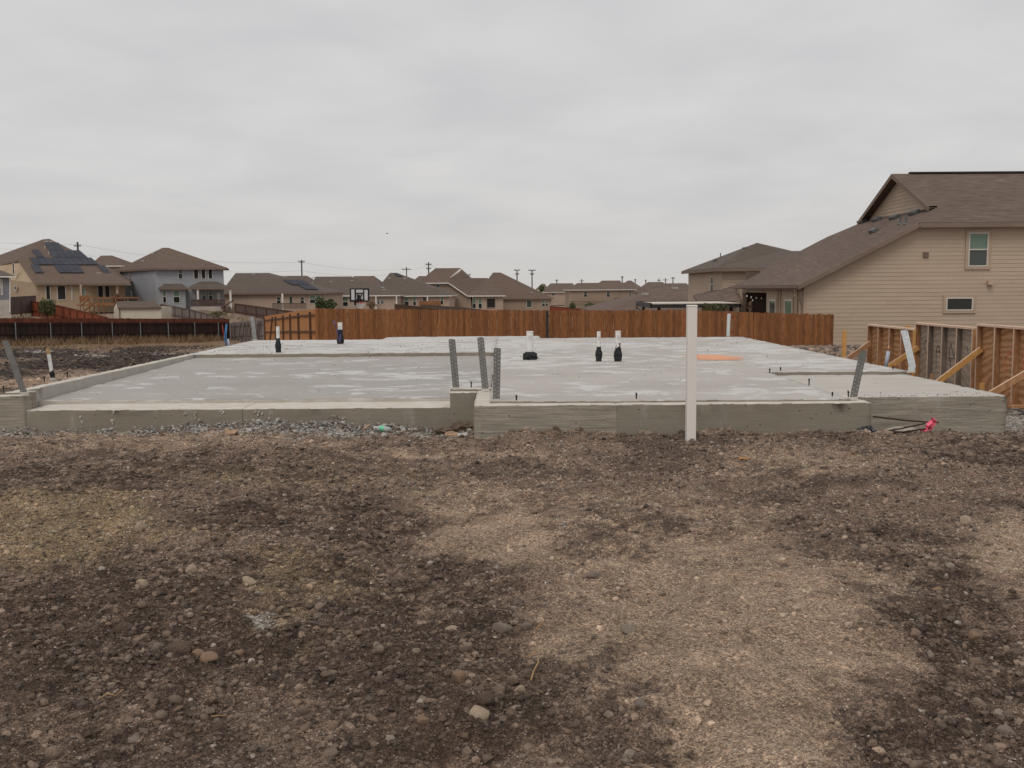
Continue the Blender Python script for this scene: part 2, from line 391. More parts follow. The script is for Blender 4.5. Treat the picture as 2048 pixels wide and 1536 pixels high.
def soil_mat():
    t = NT('soil')
    at = t.new('ShaderNodeVertexColor', layer_name='Col')
    v = t.coord()
    g1, g2, g3 = t.noise(v, 55, 5, 0.7), t.noise(v, 260, 3, 0.6), t.noise(v, 9, 4, 0.6)
    vo = t.voro(v, 95)
    c1 = t.voro(v, 120, 'F1', 'Color'); c2 = t.voro(v, 42, 'F1', 'Color')
    s1, s2 = t.new('ShaderNodeSeparateXYZ'), t.new('ShaderNodeSeparateXYZ'); t.put(s1.inputs[0], c1); t.put(s2.inputs[0], c2)
    col = t.mix(1.0, at.outputs[0], t.mix(t.rng(g1, 0.30, 0.70), (0.42, 0.40, 0.39), (1.50, 1.48, 1.46)), 'MULTIPLY')
    col = t.mix(1.0, col, t.mix(s1.outputs[0], (0.52, 0.51, 0.50), (1.48, 1.47, 1.45)), 'MULTIPLY')
    col = t.mix(1.0, col, t.mix(s2.outputs[1], (0.86, 0.85, 0.84), (1.13, 1.12, 1.12)), 'MULTIPLY')
    col = t.mix(1.0, col, t.mix(t.rng(g3, 0.3, 0.7), (0.80, 0.79, 0.78), (1.16, 1.16, 1.16)), 'MULTIPLY')
    col = t.mix(1.0, col, t.mix(t.rng(g2, 0.3, 0.7), (0.55, 0.55, 0.55), (1.42, 1.40, 1.38)), 'MULTIPLY')
    h = t.math('ADD', t.math('MULTIPLY', g1, 1.0), t.math('MULTIPLY', vo, -0.45))
    nor = t.bump(h, 1.0, 0.024); nor = t.bump(g2, 0.8, 0.005, nor)
    return t.done(col, 0.95, nor)
MAT['soil'] = soil_mat()
def gravel_mat():
    t = NT('gravel_grains'); at = t.new('ShaderNodeVertexColor', layer_name='Col'); v = t.coord()
    g = t.noise(v, 120, 3, 0.6)
    col = t.mix(1.0, at.outputs[0], t.mix(t.rng(g, 0.3, 0.7), (0.66, 0.65, 0.64), (1.25, 1.25, 1.24)), 'MULTIPLY')
    return t.done(col, 0.92, t.bump(g, 0.4, 0.004))
MAT['gravel'] = gravel_mat()
def stone_mat(name, cols):
    t = NT(name); oi = t.new('ShaderNodeObjectInfo'); v = t.coord((1, 1, 1), True)
    cr = t.new('ShaderNodeValToRGB'); t.put(cr.inputs[0], oi.outputs['Random'])
    e = cr.color_ramp.elements
    for i, c in enumerate(cols):
        q = e[i] if i < 2 else e.new(0.5)
        q.position = i / (len(cols) - 1); q.color = (*c, 1)
    n, n2 = t.noise(v, 14, 5, 0.65), t.noise(v, 3.5, 3)
    col = t.mix(1.0, cr.outputs[0], t.mix(t.rng(n, 0.3, 0.7), (0.62, 0.60, 0.58), (1.28, 1.26, 1.24)), 'MULTIPLY')
    geo = t.new('ShaderNodeNewGeometry'); sp = t.new('ShaderNodeSeparateXYZ'); t.put(sp.inputs[0], geo.outputs['Normal'])
    col = t.mix(t.rng(n2, 0.42, 0.60, 0, 0.7), col, (0.115, 0.083, 0.063))
    return t.done(col, 0.9, t.bump(n, 0.6, 0.006))
MAT['stone'] = stone_mat('field_stone', [(0.165, 0.110, 0.080), (0.25, 0.170, 0.120), (0.16, 0.118, 0.09), (0.34, 0.235, 0.155), (0.115, 0.084, 0.067), (0.27, 0.20, 0.15)])
MAT['stone_tan'] = M('tan_limestone', (0.34, 0.245, 0.16), (0.50, 0.40, 0.30), 12, 0.9, bump=0.7, bscale=16, bdist=0.02)
MAT['stone_dark'] = M('dark_brown_rock', (0.075, 0.050, 0.036), (0.18, 0.125, 0.09), 9, 0.85, bump=0.7, bscale=14, bdist=0.02)
MAT['stone_grey'] = M('grey_rock', (0.165, 0.130, 0.102), (0.27, 0.218, 0.178), 12, 0.9, bump=0.6, bscale=16, bdist=0.02)
MAT['stone_rust'] = M('rust_brown_rock', (0.190, 0.115, 0.074), (0.300, 0.205, 0.140), 10, 0.9, bump=0.6, bscale=16, bdist=0.02)

def slab_top(name, patch, base, seed, grow=0.0):
    t = NT(name); geo = t.new('ShaderNodeNewGeometry'); mp = t.new('ShaderNodeMapping'); t.put(mp.inputs['Vector'], geo.outputs['Position'])
    mp.inputs['Location'].default_value = (seed, seed * 0.7, 0); mp.inputs['Scale'].default_value = (0.62, 0.95, 1)
    v = mp.outputs[0]
    big, mid, fine = t.noise(v, 0.30, 3, 0.5), t.noise(v, 2.3, 6, 0.66, 0.4), t.noise(v, 40, 3)
    b2 = t.noise(v, 0.8, 4, 0.55)
    col = t.mix(t.rng(b2, 0.3, 0.7), tuple(k * 0.91 for k in base), tuple(k * 1.07 for k in base))
    th = t.math('ADD', mid, t.math('MULTIPLY', big, 0.42))
    spx = t.new('ShaderNodeSeparateXYZ'); t.put(spx.inputs[0], geo.outputs['Position'])
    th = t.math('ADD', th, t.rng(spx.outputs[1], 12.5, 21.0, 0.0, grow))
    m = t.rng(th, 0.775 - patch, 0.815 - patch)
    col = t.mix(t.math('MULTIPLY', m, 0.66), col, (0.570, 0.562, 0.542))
    sm = t.rng(t.noise(v, 7.5, 4, 0.7), 0.66, 0.70)
    col = t.mix(t.math('MULTIPLY', sm, 0.5), col, (0.60, 0.59, 0.57))
    st = t.rng(t.noise(v, 1.1, 5, 0.6), 0.60, 0.80)
    col = t.mix(t.math('MULTIPLY', st, 0.22), col, (0.27, 0.23, 0.19))
    col = t.mix(1.0, col, t.mix(t.rng(fine, 0.3, 0.7), (0.93, 0.93, 0.93), (1.05, 1.05, 1.05)), 'MULTIPLY')
    return t.done(col, t.mix(m, (0.62,) * 3, (0.85,) * 3), t.bump(t.math('ADD', fine, mid), 0.12, 0.006))
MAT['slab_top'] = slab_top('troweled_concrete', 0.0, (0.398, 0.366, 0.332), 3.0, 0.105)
MAT['garage_top'] = slab_top('smooth_garage_concrete', -0.012, (0.335, 0.309, 0.282), 23.0)
MAT['porch_top'] = M('broom_finished_concrete', (0.405, 0.375, 0.335), (0.465, 0.435, 0.395), 1.6, 0.85, (0.6, 2, 1), bump=0.2)
MAT['ledge_top'] = M('cream_ledge_concrete', (0.455, 0.410, 0.345), (0.57, 0.535, 0.475), 5, 0.9, (0.8, 3, 1), bump=0.4)
def form_face(name, c1, c2, grain):
    t = NT(name); geo = t.new('ShaderNodeNewGeometry'); pos = geo.outputs['Position']
    def mp(sc):
        m = t.new('ShaderNodeMapping'); t.put(m.inputs['Vector'], pos); m.inputs['Scale'].default_value = sc; return m.outputs[0]
    big, str_, fine = t.noise(mp((0.7, 0.7, 1.6)), 1.4, 4, 0.6), t.noise(mp((2.2, 2.2, 38)), 1.0, 4, 0.65, 0.3), t.noise(mp((1, 1, 1)), 60, 3)
    vo = t.voro(mp((1, 1, 1.6)), 6.5); str2 = t.noise(mp((1.2, 1.2, 14)), 1.0, 5, 0.7, 0.8)
    col = t.mix(t.rng(big, 0.3, 0.7), c1, c2)
    col = t.mix(t.math('MULTIPLY', t.rng(str_, 0.50, 0.62), grain), col, tuple(k * 1.45 for k in c2))
    col = t.mix(t.math('MULTIPLY', t.rng(str_, 0.44, 0.36), grain), col, tuple(k * 0.55 for k in c1))
    col = t.mix(t.math('MULTIPLY', t.rng(str2, 0.56, 0.68), 0.35), col, tuple(k * 0.62 for k in c1))
    col = t.mix(t.math('MULTIPLY', t.rng(vo, 0.11, 0.06), 0.8), col, (0.045, 0.038, 0.030))
    wash = t.math('MULTIPLY', t.rng(t.noise(mp((1.6, 1.6, 0.5)), 2.2, 5, 0.7), 0.57, 0.70), 0.5)
    col = t.mix(wash, col, (0.40, 0.375, 0.33))
    h = t.math('ADD', t.math('MULTIPLY', str_, grain), t.math('MULTIPLY', fine, 0.25))
    return t.done(col, 0.9, t.bump(h, 0.9, 0.02))
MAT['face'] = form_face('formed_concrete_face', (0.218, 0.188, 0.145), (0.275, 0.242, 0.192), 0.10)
MAT['face_grain'] = form_face('board_formed_concrete_face', (0.250, 0.218, 0.172), (0.325, 0.290, 0.236), 0.42)

# ------------------------------------------------------------------ ground (one sheet to the horizon)
BANK = (PZ(1030, 1440, 0), PZ(1440, 1130, 0))
def terrain(x, y):
    fall = -0.036 * np.clip(y - 11.5, 0, 73)
    fall = fall + 0.12 * sstep(11.5, 14, y) * 0 
    left = np.where(x < 0, 1.0, 1.0)
    lev = -0.9 + (-3.3 + 0.9) * sstep(-40, -18, x)
    far = sstep(86, 128, y)
    z = fall * (1 - far) + lev * far
    z = z - 1.5 * sstep(160, 420, y)
    side = 0.16 * sstep(-6.3, -7.5, x) * sstep(12, 14, y) * (1 - sstep(24, 40, y))      # backfill along the left curb
    dip = -0.10 * sstep(-0.2, -0.7, x) * sstep(11.2, 12.4, y) * (1 - sstep(14, 20, y)) - 0.10 * sstep(4.1, 4.6, x) * sstep(10.9, 11.7, y) * (1 - sstep(14, 20, y))
    # worn bank between the sandy track and the dark ground left of it
    a, b = np.array([BANK[0][0], BANK[0][1]]), np.array([BANK[1][0], BANK[1][1]]); d = (b - a); Ld = np.hypot(*d); d = d / Ld
    s = (x - a[0]) * d[0] + (y - a[1]) * d[1]; q = (x - a[0]) * d[1] - (y - a[1]) * d[0]
    bank = 0.075 * (sstep(-0.10, 0.16, q) * (1 - sstep(0.7, 1.6, q))) * sstep(-0.5, 0.2, s) * (1 - sstep(Ld - 0.5, Ld + 0.5, s))
    return z + side + dip + bank
def ellipses(lst, pxx, pyy):
    m = np.zeros_like(pxx)
    for (cx, cy, rx, ry, st) in lst:
        d = np.sqrt(((pxx - cx) / rx) ** 2 + ((pyy - cy) / ry) ** 2)
        m = np.maximum(m, st * (1 - sstep(0.55, 1.25, d)))
    return m
SAND = [(1500, 1300, 300, 250, 1), (1350, 1150, 250, 70, 0.8), (1000, 1075, 150, 60, 0.9), (920, 1000, 130, 40, 0.6), (1180, 1250, 120, 60, 0.9),
        (1520, 1490, 260, 130, 1), (300, 885, 420, 15, 0.5), (880, 903, 190, 11, 0.75), (2010, 1085, 90, 70, 0.9), (1990, 1185, 90, 40, 0.8), (1660, 930, 220, 28, 0.5),
        (1300, 1050, 330, 70, 0.35), (150, 760, 150, 14, 0.9), (40, 765, 90, 14, 0.8), (1230, 1400, 80, 60, 0.4)]
OLIVE = [(90, 1065, 220, 90, 1), (150, 1010, 180, 40, 0.8), (640, 1150, 140, 60, 0.85), (560, 945, 320, 32, 0.45), (590, 1235, 80, 55, 0.9), (575, 1310, 40, 34, 0.9), (350, 1060, 160, 40, 0.45), (1020, 1200, 60, 20, 0.4)]
DARK = [(300, 1260, 420, 165, 0.85), (200, 1440, 330, 140, 0.66), (620, 1035, 270, 62, 0.66), (770, 1125, 210, 70, 0.62), (800, 1320, 300, 160, 0.82), (860, 1480, 280, 110, 0.85),
        (900, 1200, 160, 70, 0.8), (1900, 1225, 130, 110, 0.85), (1950, 1410, 180, 210, 0.72), (1760, 1085, 230, 48, 0.5), (480, 930, 330, 26, 0.45), (160, 965, 260, 42, 0.6), (1960, 905, 180, 28, 0.55),
        (60, 708, 140, 13, 1), (270, 716, 160, 13, 1), (150, 731, 180, 13, 1), (20, 748, 60, 10, 1), (290, 700, 80, 6, 1), (350, 695, 80, 4, 0.8), (240, 736, 120, 6, 1), (1100, 1450, 100, 80, 0.4), (1230, 1510, 90, 50, 0.3)]
LIME = [(80, 703, 35, 2.2, 0.5), (190, 712, 30, 2.5, 0.55), (255, 720, 28, 2, 0.5), (330, 708, 30, 2, 0.5), (450, 862, 500, 11, 0.85), (40, 868, 120, 8, 0.9), (2045, 838, 40, 34, 0.9), (590, 1235, 36, 22, 0.7)]
STRAW = [(230, 688, 330, 12, 0.9)]
C_BASE, C_SAND, C_OLIVE, C_DARK, C_LIME, C_STRAW = [np.array(c) for c in ((0.243, 0.177, 0.134), (0.405, 0.302, 0.220), (0.300, 0.222, 0.138), (0.094, 0.065, 0.048), (0.42, 0.395, 0.36), (0.20, 0.13, 0.075))]
def ground_masks(x, y, z):
    d = np.stack([x, y, z - CAM_H], -1) @ np.array(CAM_M)
    dz = np.maximum(-d[..., 2], 0.3)
    pxx, pyy = CX + FPX * d[..., 0] / dz, CY - FPX * d[..., 1] / dz
    k = np.clip(d[..., 2] * -1, 1, 60)
    wx = fbm(x, y, 1.1, 5, 0.6); wy = fbm(x + 40, y - 13, 1.1, 5, 0.6)
    pxx = pxx + wx * 110 * 4 / np.clip(k, 3, 12); pyy = pyy + wy * 60 * 9 / (k * k * 0.5 + 4)
    ms = [ellipses(l, pxx, pyy) for l in (SAND, OLIVE, DARK, LIME, STRAW)]
    inview = (-d[..., 2] > 0.5)
    return [m * inview for m in ms]
def ground_color(x, y, z):
    sa, ol, da, li, st = ground_masks(x, y, z)
    n = fbm(x, y, 2.3, 4, 0.6)
    c = C_BASE[None] * (1 + 0.28 * n[..., None])
    pat = sstep(0.12, 0.55, fbm(x + 9, y + 5, 0.8, 5, 0.65))[..., None]
    c = c * (1 - 0.38 * pat)
    for m, cc in ((sa, C_SAND), (ol, C_OLIVE), (st, C_STRAW), (da, C_DARK), (li, C_LIME)):
        jag = np.clip(m + (0.55 * fbm(x - 3, y + 8, 4.0, 4, 0.7) + 0.55 * fbm(x + 6, y, 13.0, 3, 0.7)) * np.clip(m * 4, 0, 1) * np.clip((1.25 - m) * 2, 0.25, 1), 0, 1)[..., None]
        jag = sstep(0.03, 0.97, jag)
        if cc is C_DARK: cc = cc * (1 - 0.55 * sstep(14, 20, y))[..., None]
        c = c * (1 - jag) + cc * (1 + 0.25 * n[..., None]) * jag
    return np.clip(c, 0.012, 0.7), sa, da
def micro(x, y, sa, da):
    k = np.clip(1 - 0.85 * sa, 0.15, 1)
    near = 1 - sstep(14, 40, y)
    h = 0.065 * fbm(x, y, 0.45, 3) + near * (0.042 * fbm(x, y, 1.9, 3, 0.5) + k * (0.017 * fbm(x, y, 7, 3, 0.6) + 0.013 * np.abs(fbm(x, y, 21, 2, 0.6))))
    h += near * da * 0.016 * np.abs(fbm(x + 3, y, 14, 3, 0.65))
    a, b = RUT; dx, dy = b.x - a.x, b.y - a.y; Lr = math.hypot(dx, dy); dx, dy = dx / Lr, dy / Lr
    s = (x - a.x) * dx + (y - a.y) * dy; q = (x - a.x) * dy - (y - a.y) * dx + 0.10 * pn(s * 0.5, s * 0 + 3.3)
    for o_ in (-0.05, 1.55):                      # faint wheel tracks with worn tread bars
        w_ = np.exp(-((q - o_) / 0.13) ** 4) * (0.5 + 0.5 * sstep(-0.1, 0.3, fbm(x, y, 0.9, 2)))
        h += near * w_ * (-0.014 + 0.006 * np.sin(s * 62 + 3.0 * np.abs(q - o_) * 20)) + near * 0.010 * np.exp(-((np.abs(q - o_) - 0.19) / 0.05) ** 2) * (0.5 + fbm(x, y, 2.1, 2))
    h += 0.05 * np.exp(-((y - 11.05) / 0.22) ** 2) * sstep(-0.6, 0.2, x) * (1 - sstep(4.0, 5.5, x)) * (1 + 0.8 * fbm(x, y, 2.5, 3))
    h += 0.05 * sstep(12.2, 12.75, y) * (1 - sstep(12.8, 13.2, y)) * sstep(-5.5, -4, x) * (1 - sstep(-1.6, -0.5, x)) * (1 + fbm(x, y, 2.0, 3))
    return h
RUT = (PZ(1380, 1536, 0), PZ(1250, 1000, 0))
def gz(x, y):
    x, y = np.atleast_1d(np.array(x, float)), np.atleast_1d(np.array(y, float))
    z = terrain(x, y)
    sa, ol, da, li, st = ground_masks(x, y, z)
    return z + micro(x, y, sa, da)
def gz1(x, y): return float(gz(x, y)[0])

rows = np.concatenate([np.linspace(-30, 1.5, 14), np.geomspace(2.2, 13.2, 470)[:], np.geomspace(13.35, 90, 130), np.geomspace(94, 2600, 46)])
NC = 640
u = np.linspace(-1, 1, NC)
u = 0.72 * u + 0.28 * u ** 3
wid = 0.60 * np.abs(rows) + 3.2 + 0.9 * np.clip(rows - 14, 0, None) + 1.2 * np.clip(2 - rows, 0, None)
GX = u[None, :] * wid[:, None]; GY = np.repeat(rows[:, None], NC, 1)
T0 = terrain(GX, GY)
gc, gsa, gda = ground_color(GX, GY, T0)
GZ = T0 + micro(GX, GY, gsa, gda)
nr = len(rows)
idx = np.arange(nr * NC).reshape(nr, NC)
quads = np.stack([idx[:-1, :-1], idx[:-1, 1:], idx[1:, 1:], idx[1:, :-1]], -1).reshape(-1, 4)
def np_mesh(name, verts, faces, color=None, smooth=True):
    me = bpy.data.meshes.new(name)
    k = faces.shape[1]
    me.vertices.add(len(verts)); me.vertices.foreach_set('co', verts.astype(np.float32).ravel())
    me.loops.add(faces.size); me.loops.foreach_set('vertex_index', faces.astype(np.int32).ravel())
    me.polygons.add(len(faces)); me.polygons.foreach_set('loop_start', np.arange(0, faces.size, k, dtype=np.int32))
    me.polygons.foreach_set('loop_total', np.full(len(faces), k, dtype=np.int32))
    if color is not None:
        a = me.color_attributes.new('Col', 'FLOAT_COLOR', 'POINT')
        a.data.foreach_set('color', np.concatenate([color, np.ones((len(color), 1))], 1).astype(np.float32).ravel())
    me.polygons.foreach_set('use_smooth', np.full(len(faces), smooth))
    me.update(calc_edges=True); me.validate()
    return me
gme = np_mesh('ground', np.stack([GX, GY, GZ], -1).reshape(-1, 3), quads, gc.reshape(-1, 3))
gme.materials.append(MAT['soil'])
ground = tag(link('ground', gme), kind='structure')

# ---- pebbles and clods: real grains, joined
ICO_V, ICO_F = None, None
_bm = bmesh.new(); bmesh.ops.create_icosphere(_bm, subdivisions=1, radius=1.0)
ICO_V = np.array([v.co[:] for v in _bm.verts]); ICO_F = np.array([[v.index for v in f.verts] for f in _bm.faces]); _bm.free()
PAL = np.array([(0.20, 0.145, 0.105), (0.155, 0.115, 0.09), (0.255, 0.195, 0.15), (0.125, 0.095, 0.08), (0.23, 0.155, 0.105), (0.10, 0.078, 0.066), (0.30, 0.245, 0.20), (0.19, 0.15, 0.125)])
def grains(name, x, y, r, col, flat=0.62, sink=0.35, mat='gravel', zadd=None, zabs=None):
    n = len(x)
    z = gz(x, y) if zabs is None else zabs
    if zadd is not None: z = z + zadd
    sc = r[:, None] * np.stack([RNG.uniform(0.8, 1.3, n), RNG.uniform(0.7, 1.1, n), RNG.uniform(0.55, 1.0, n) * flat / 0.62], 1)
    jit = RNG.uniform(0.72, 1.22, (n, 12, 1))
    V = ICO_V[None] * jit * sc[:, None, :]
    a = RNG.uniform(0, 6.283, n); t = RNG.normal(0, 0.35, n)
    ct, s_t = np.cos(t)[:, None], np.sin(t)[:, None]
    y2, z2 = V[..., 1] * ct - V[..., 2] * s_t, V[..., 1] * s_t + V[..., 2] * ct
    ca, sa = np.cos(a)[:, None], np.sin(a)[:, None]
    X, Yy = V[..., 0] * ca - y2 * sa, V[..., 0] * sa + y2 * ca
    W_ = np.stack([X + x[:, None], Yy + y[:, None], z2 + (z + r * (0.5 - sink) * 0.9)[:, None]], -1).reshape(-1, 3)
    F = (ICO_F[None] + (np.arange(n) * 12)[:, None, None]).reshape(-1, 3)
    me = np_mesh(name, W_, F, np.repeat(col, 12, 0), smooth=False)
    me.materials.append(MAT[mat])
    return me
N1 = 85000
py_ = np.exp(RNG.uniform(np.log(2.9), np.log(12.6), N1)); px_ = RNG.uniform(-1, 1, N1) * (0.58 * py_ + 0.5)
msa, mol, mda, mli, mst = ground_masks(px_, py_, terrain(px_, py_))
keep = RNG.uniform(0, 1, N1) < np.clip(0.62 - 0.75 * msa + 0.35 * mda + 0.55 * fbm(px_, py_, 1.6, 3), 0.05, 1)
inside = ((px_ > -0.37) & (px_ < 4.17) & (py_ > 11.3))
keep &= ~inside
px_, py_, mda, mli, mol = px_[keep], py_[keep], mda[keep], mli[keep], mol[keep]
n1 = len(px_)
rr = 0.00105 * py_ * (RNG.pareto(2.5, n1) + 1.0); big = RNG.uniform(0, 1, n1) < 0.03 + 0.05 * mda; rr[big] *= RNG.uniform(1.6, 3.2, big.sum()); rr = np.clip(rr, 0, 0.020 + 0.0007 * py_)
cc = PAL[RNG.integers(0, len(PAL), n1)] * RNG.uniform(0.55, 1.05, (n1, 1))
gcol, _, _ = ground_color(px_, py_, terrain(px_, py_))
k_soil = np.clip(RNG.uniform(0.15, 1.0, n1) + 0.10 * mda, 0, 0.95)[:, None]          # most grains are clods of the soil they lie on
cc = cc * (1 - k_soil) + gcol * RNG.uniform(0.32, 1.6, (n1, 1)) * k_soil
wh = RNG.uniform(0, 1, n1) < 0.02; cc[wh] = np.array((0.36, 0.31, 0.265)) * RNG.uniform(0.7, 1.1, (wh.sum(), 1)); rr[wh] *= 0.8
gravel = tag(link('gravel', grains('gravel', px_, py_, rr, cc)), 'brown gravel and clods scattered over the dirt in front of the slab', 'gravel', kind='stuff')

# fine crumbs: the same, smaller and many more
N5 = 72000
OCT_V = np.array([(1, 0, 0), (-1, 0, 0), (0, 1, 0), (0, -1, 0), (0, 0, 1), (0, 0, -0.6)], float); OCT_F = np.array([(0, 2, 4), (2, 1, 4), (1, 3, 4), (3, 0, 4), (2, 0, 5), (1, 2, 5), (3, 1, 5), (0, 3, 5)])
cy_ = np.exp(RNG.uniform(np.log(2.9), np.log(12.2), N5)); cx_ = RNG.uniform(-1, 1, N5) * (0.57 * cy_ + 0.4)
ok = ~((cx_ > -0.37) & (cx_ < 4.17) & (cy_ > 11.3)); cx_, cy_ = cx_[ok], cy_[ok]; n5 = len(cx_)
cr_ = 0.00085 * cy_ * RNG.uniform(0.6, 1.5, n5); cz_ = gz(cx_, cy_)
V5 = OCT_V[None] * RNG.uniform(0.6, 1.3, (n5, 6, 1)) * cr_[:, None, None]; a5 = RNG.uniform(0, 6.28, n5)[:, None]
V5 = np.stack([V5[..., 0] * np.cos(a5) - V5[..., 1] * np.sin(a5) + cx_[:, None], V5[..., 0] * np.sin(a5) + V5[..., 1] * np.cos(a5) + cy_[:, None], V5[..., 2] * 0.8 + cz_[:, None] + 0.2 * cr_[:, None]], -1).reshape(-1, 3)
g5, s5, _ = ground_color(cx_, cy_, terrain(cx_, cy_))
g5 = g5 * np.exp(RNG.normal(0.0, 1.0, (n5, 1)) * (0.60 - 0.32 * s5[:, None])); w5 = RNG.uniform(0, 1, n5) < 0.035; g5[w5] = np.array((0.44, 0.37, 0.31)) * RNG.uniform(0.6, 1.1, (w5.sum(), 1)); g5 = np.clip(g5, 0.012, 0.5)
me5 = np_mesh('soil_crumbs', V5, (OCT_F[None] + (np.arange(n5) * 6)[:, None, None]).reshape(-1, 3), np.repeat(g5, 6, 0), smooth=False); me5.materials.append(MAT['gravel'])
tag(link('soil_crumbs', me5), 'fine dark and pale soil crumbs covering the dirt in front', 'soil', kind='stuff')

# bigger clods churned up along the front of the slab
N6 = 900
ky = np.concatenate([11.22 - np.abs(RNG.normal(0, 0.22, 500)), RNG.uniform(9.2, 11.3, 250), 12.0 - np.abs(RNG.normal(0, 0.25, 150))])
kx = np.concatenate([RNG.uniform(-0.9, 4.3, 500), RNG.uniform(-1.5, 6.0, 250), RNG.uniform(4.3, 7.0, 150)])
kr = np.clip(0.012 * (RNG.pareto(2.4, N6) + 1), 0, 0.05)
k6, _, _ = ground_color(kx, ky, terrain(kx, ky))
tag(link('dirt_clods', grains('dirt_clods', kx, ky, kr, k6 * RNG.uniform(0.5, 1.25, (N6, 1)), 0.75, 0.3)), 'larger dirt clods churned up along the front of the slab', 'clods', kind='stuff')

# pale limestone gravel along the garage edge and at the right of the porch
N2 = 5200
lx = RNG.uniform(-6.6, -0.45, N2); ly = 12.78 - np.abs(RNG.normal(0, 0.17, N2)) - 0.02
dens = np.clip(0.55 + 0.9 * fbm(lx, ly * 0.5, 1.1, 3), 0, 1); kp = RNG.uniform(0, 1, N2) < dens
lx, ly = lx[kp], ly[kp]
N3 = 1500
rx_, ry_ = RNG.uniform(6.2, 7.6, N3), RNG.uniform(11.9, 17.5, N3)
lx2, ly2 = np.concatenate([lx, rx_]), np.concatenate([ly, ry_])
rl = 0.010 * (RNG.pareto(3.0, len(lx2)) + 1); rl = np.clip(rl, 0, 0.045)
cl = np.array((0.34, 0.325, 0.30)) * RNG.uniform(0.55, 1.25, (len(lx2), 1)); bro = RNG.uniform(0, 1, len(lx2)) < 0.25; cl[bro] = np.array((0.16, 0.12, 0.095))
pile = np.zeros(len(lx2)); pile[:len(lx)] = RNG.uniform(0, 0.075, len(lx)) * np.exp(-((12.78 - lx2[:len(lx)] * 0 - ly) / 0.16) ** 2)
tag(link('limestone_gravel', grains('limestone_gravel', lx2, ly2, rl, cl, zadd=pile)), 'pale limestone gravel lying along the foot of the concrete slab', 'gravel', kind='stuff')

# rubble and black clods on the open lot at the left
N4 = 9000
fy = np.exp(RNG.uniform(np.log(13.5), np.log(66), N4)); fx = -6.9 - RNG.uniform(0, 1, N4) * (0.62 * fy - 2)
gcol4, _, da4 = ground_color(fx, fy, terrain(fx, fy))
rr4 = 0.0009 * fy * (RNG.pareto(2.6, N4) + 1); rr4 = np.clip(rr4, 0, 0.07)
c4 = gcol4 * RNG.uniform(0.6, 1.5, (N4, 1)); p4 = RNG.uniform(0, 1, N4) < 0.12; c4[p4] = PAL[RNG.integers(0, len(PAL), p4.sum())] * 0.8
tag(link('lot_rubble', grains('lot_rubble', fx, fy, rr4, c4)), 'clods and rubble on the dark open lot beyond the slab', 'rubble', kind='stuff')

# ---- single stones
def stone_mesh(name, seed, sub=2, ang=0.3):
    rs = np.random.default_rng(seed)
    bm = bmesh.new(); bmesh.ops.create_icosphere(bm, subdivisions=sub, radius=1.0)
    dirs = rs.normal(size=(9, 3)); dirs /= np.linalg.norm(dirs, axis=1, keepdims=True); cut = rs.uniform(0.48, 0.88, 9)
    s = rs.uniform(0.75, 1.15, 3)
    for v in bm.verts:
        p = np.array(v.co)
        for d, c in zip(dirs, cut):
            q = p @ d
            if q > c: p = p - d * (q - c) * (1 - ang)
        v.co = Vector(p * s)
    me = bpy.data.meshes.new(name); bm.to_mesh(me); bm.free()
    me.polygons.foreach_set('use_smooth', [True] * len(me.polygons))
    return me
STONES = [stone_mesh('stone_form', 100 + i, 2, 0.1 + 0.05 * (i % 5)) for i in range(14)]
for me in STONES: me.materials.append(MAT['stone'])
ns = 0
taken = []
while ns < 290:
    Y = math.exp(random.uniform(math.log(3.3), math.log(11.0))); X = random.uniform(-1, 1) * (0.53 * Y)
    sa, ol, da, li, st = [float(m[0]) for m in ground_masks(np.array([X]), np.array([Y]), np.array([0.0]))]
    if random.random() > 0.30 + 0.7 * da - 0.27 * sa: continue
    w = 0.0088 * Y ** 0.55 * (random.paretovariate(2.6)); w = min(w, 0.036)
    if any((X - a) ** 2 + (Y - b) ** 2 < (w + c) ** 2 * 1.1 for a, b, c in taken): continue
    taken.append((X, Y, w))
    o = link('stone', random.choice(STONES), ground)
    s = w
    o.scale = (s * random.uniform(0.9, 1.4), s * random.uniform(0.75, 1.05), s * random.uniform(0.55, 0.9))
    o.rotation_euler = (random.gauss(0, 0.25), random.gauss(0, 0.25), random.uniform(0, 6.28))
    o.location = (X, Y, gz1(X, Y) + s * random.uniform(-0.28, 0.16)); ns += 1
def rock(px, py, wpx, label, mat, seed, hz=0.75, yaw=0.0, name='rock'):
    p = PZ(px, py, 0.0); w = wpx * p.y / FPX / 2 * 1.3
    me = stone_mesh(name, seed, 3, 0.12); me.materials.append(MAT[mat])
    o = link(name, me)
    o.scale = (w, w * 0.8, w * hz); o.rotation_euler = (0.1, 0.08, yaw)
    o.location = (p.x, p.y, gz1(p.x, p.y) + w * hz * 0.24)
    return tag(o, label, 'rock', 'larger rocks lying on the dirt')
rock(955, 1452, 54, 'flat pale tan rock, largest in the foreground, low in the centre', 'stone_tan', 1, 0.62, 0.2)
rock(970, 1432, 34, 'brown pointed rock leaning behind the flat pale tan rock', 'stone_dark', 2, 0.9)
rock(918, 1374, 32, 'rust tan upright rock in dark soil above the flat pale rock', 'stone_rust', 3, 1.0)
rock(846, 1473, 22, 'small orange brown rock left of the flat pale tan rock', 'stone_rust', 4, 0.9)
rock(904, 1262, 24, 'cream tan rounded rock on dark soil near the centre', 'stone_tan', 5, 0.8)
rock(1004, 1257, 32, 'grey brown rounded rock right of the cream tan rock', 'stone_grey', 6, 0.7)
rock(1053, 1263, 22, 'grey egg shaped rock beside the sandy track', 'stone_grey', 7, 0.9)
rock(1188, 1157, 30, 'grey angular slab of rock at the top of the sandy track', 'stone_grey', 8, 0.55, 0.5)
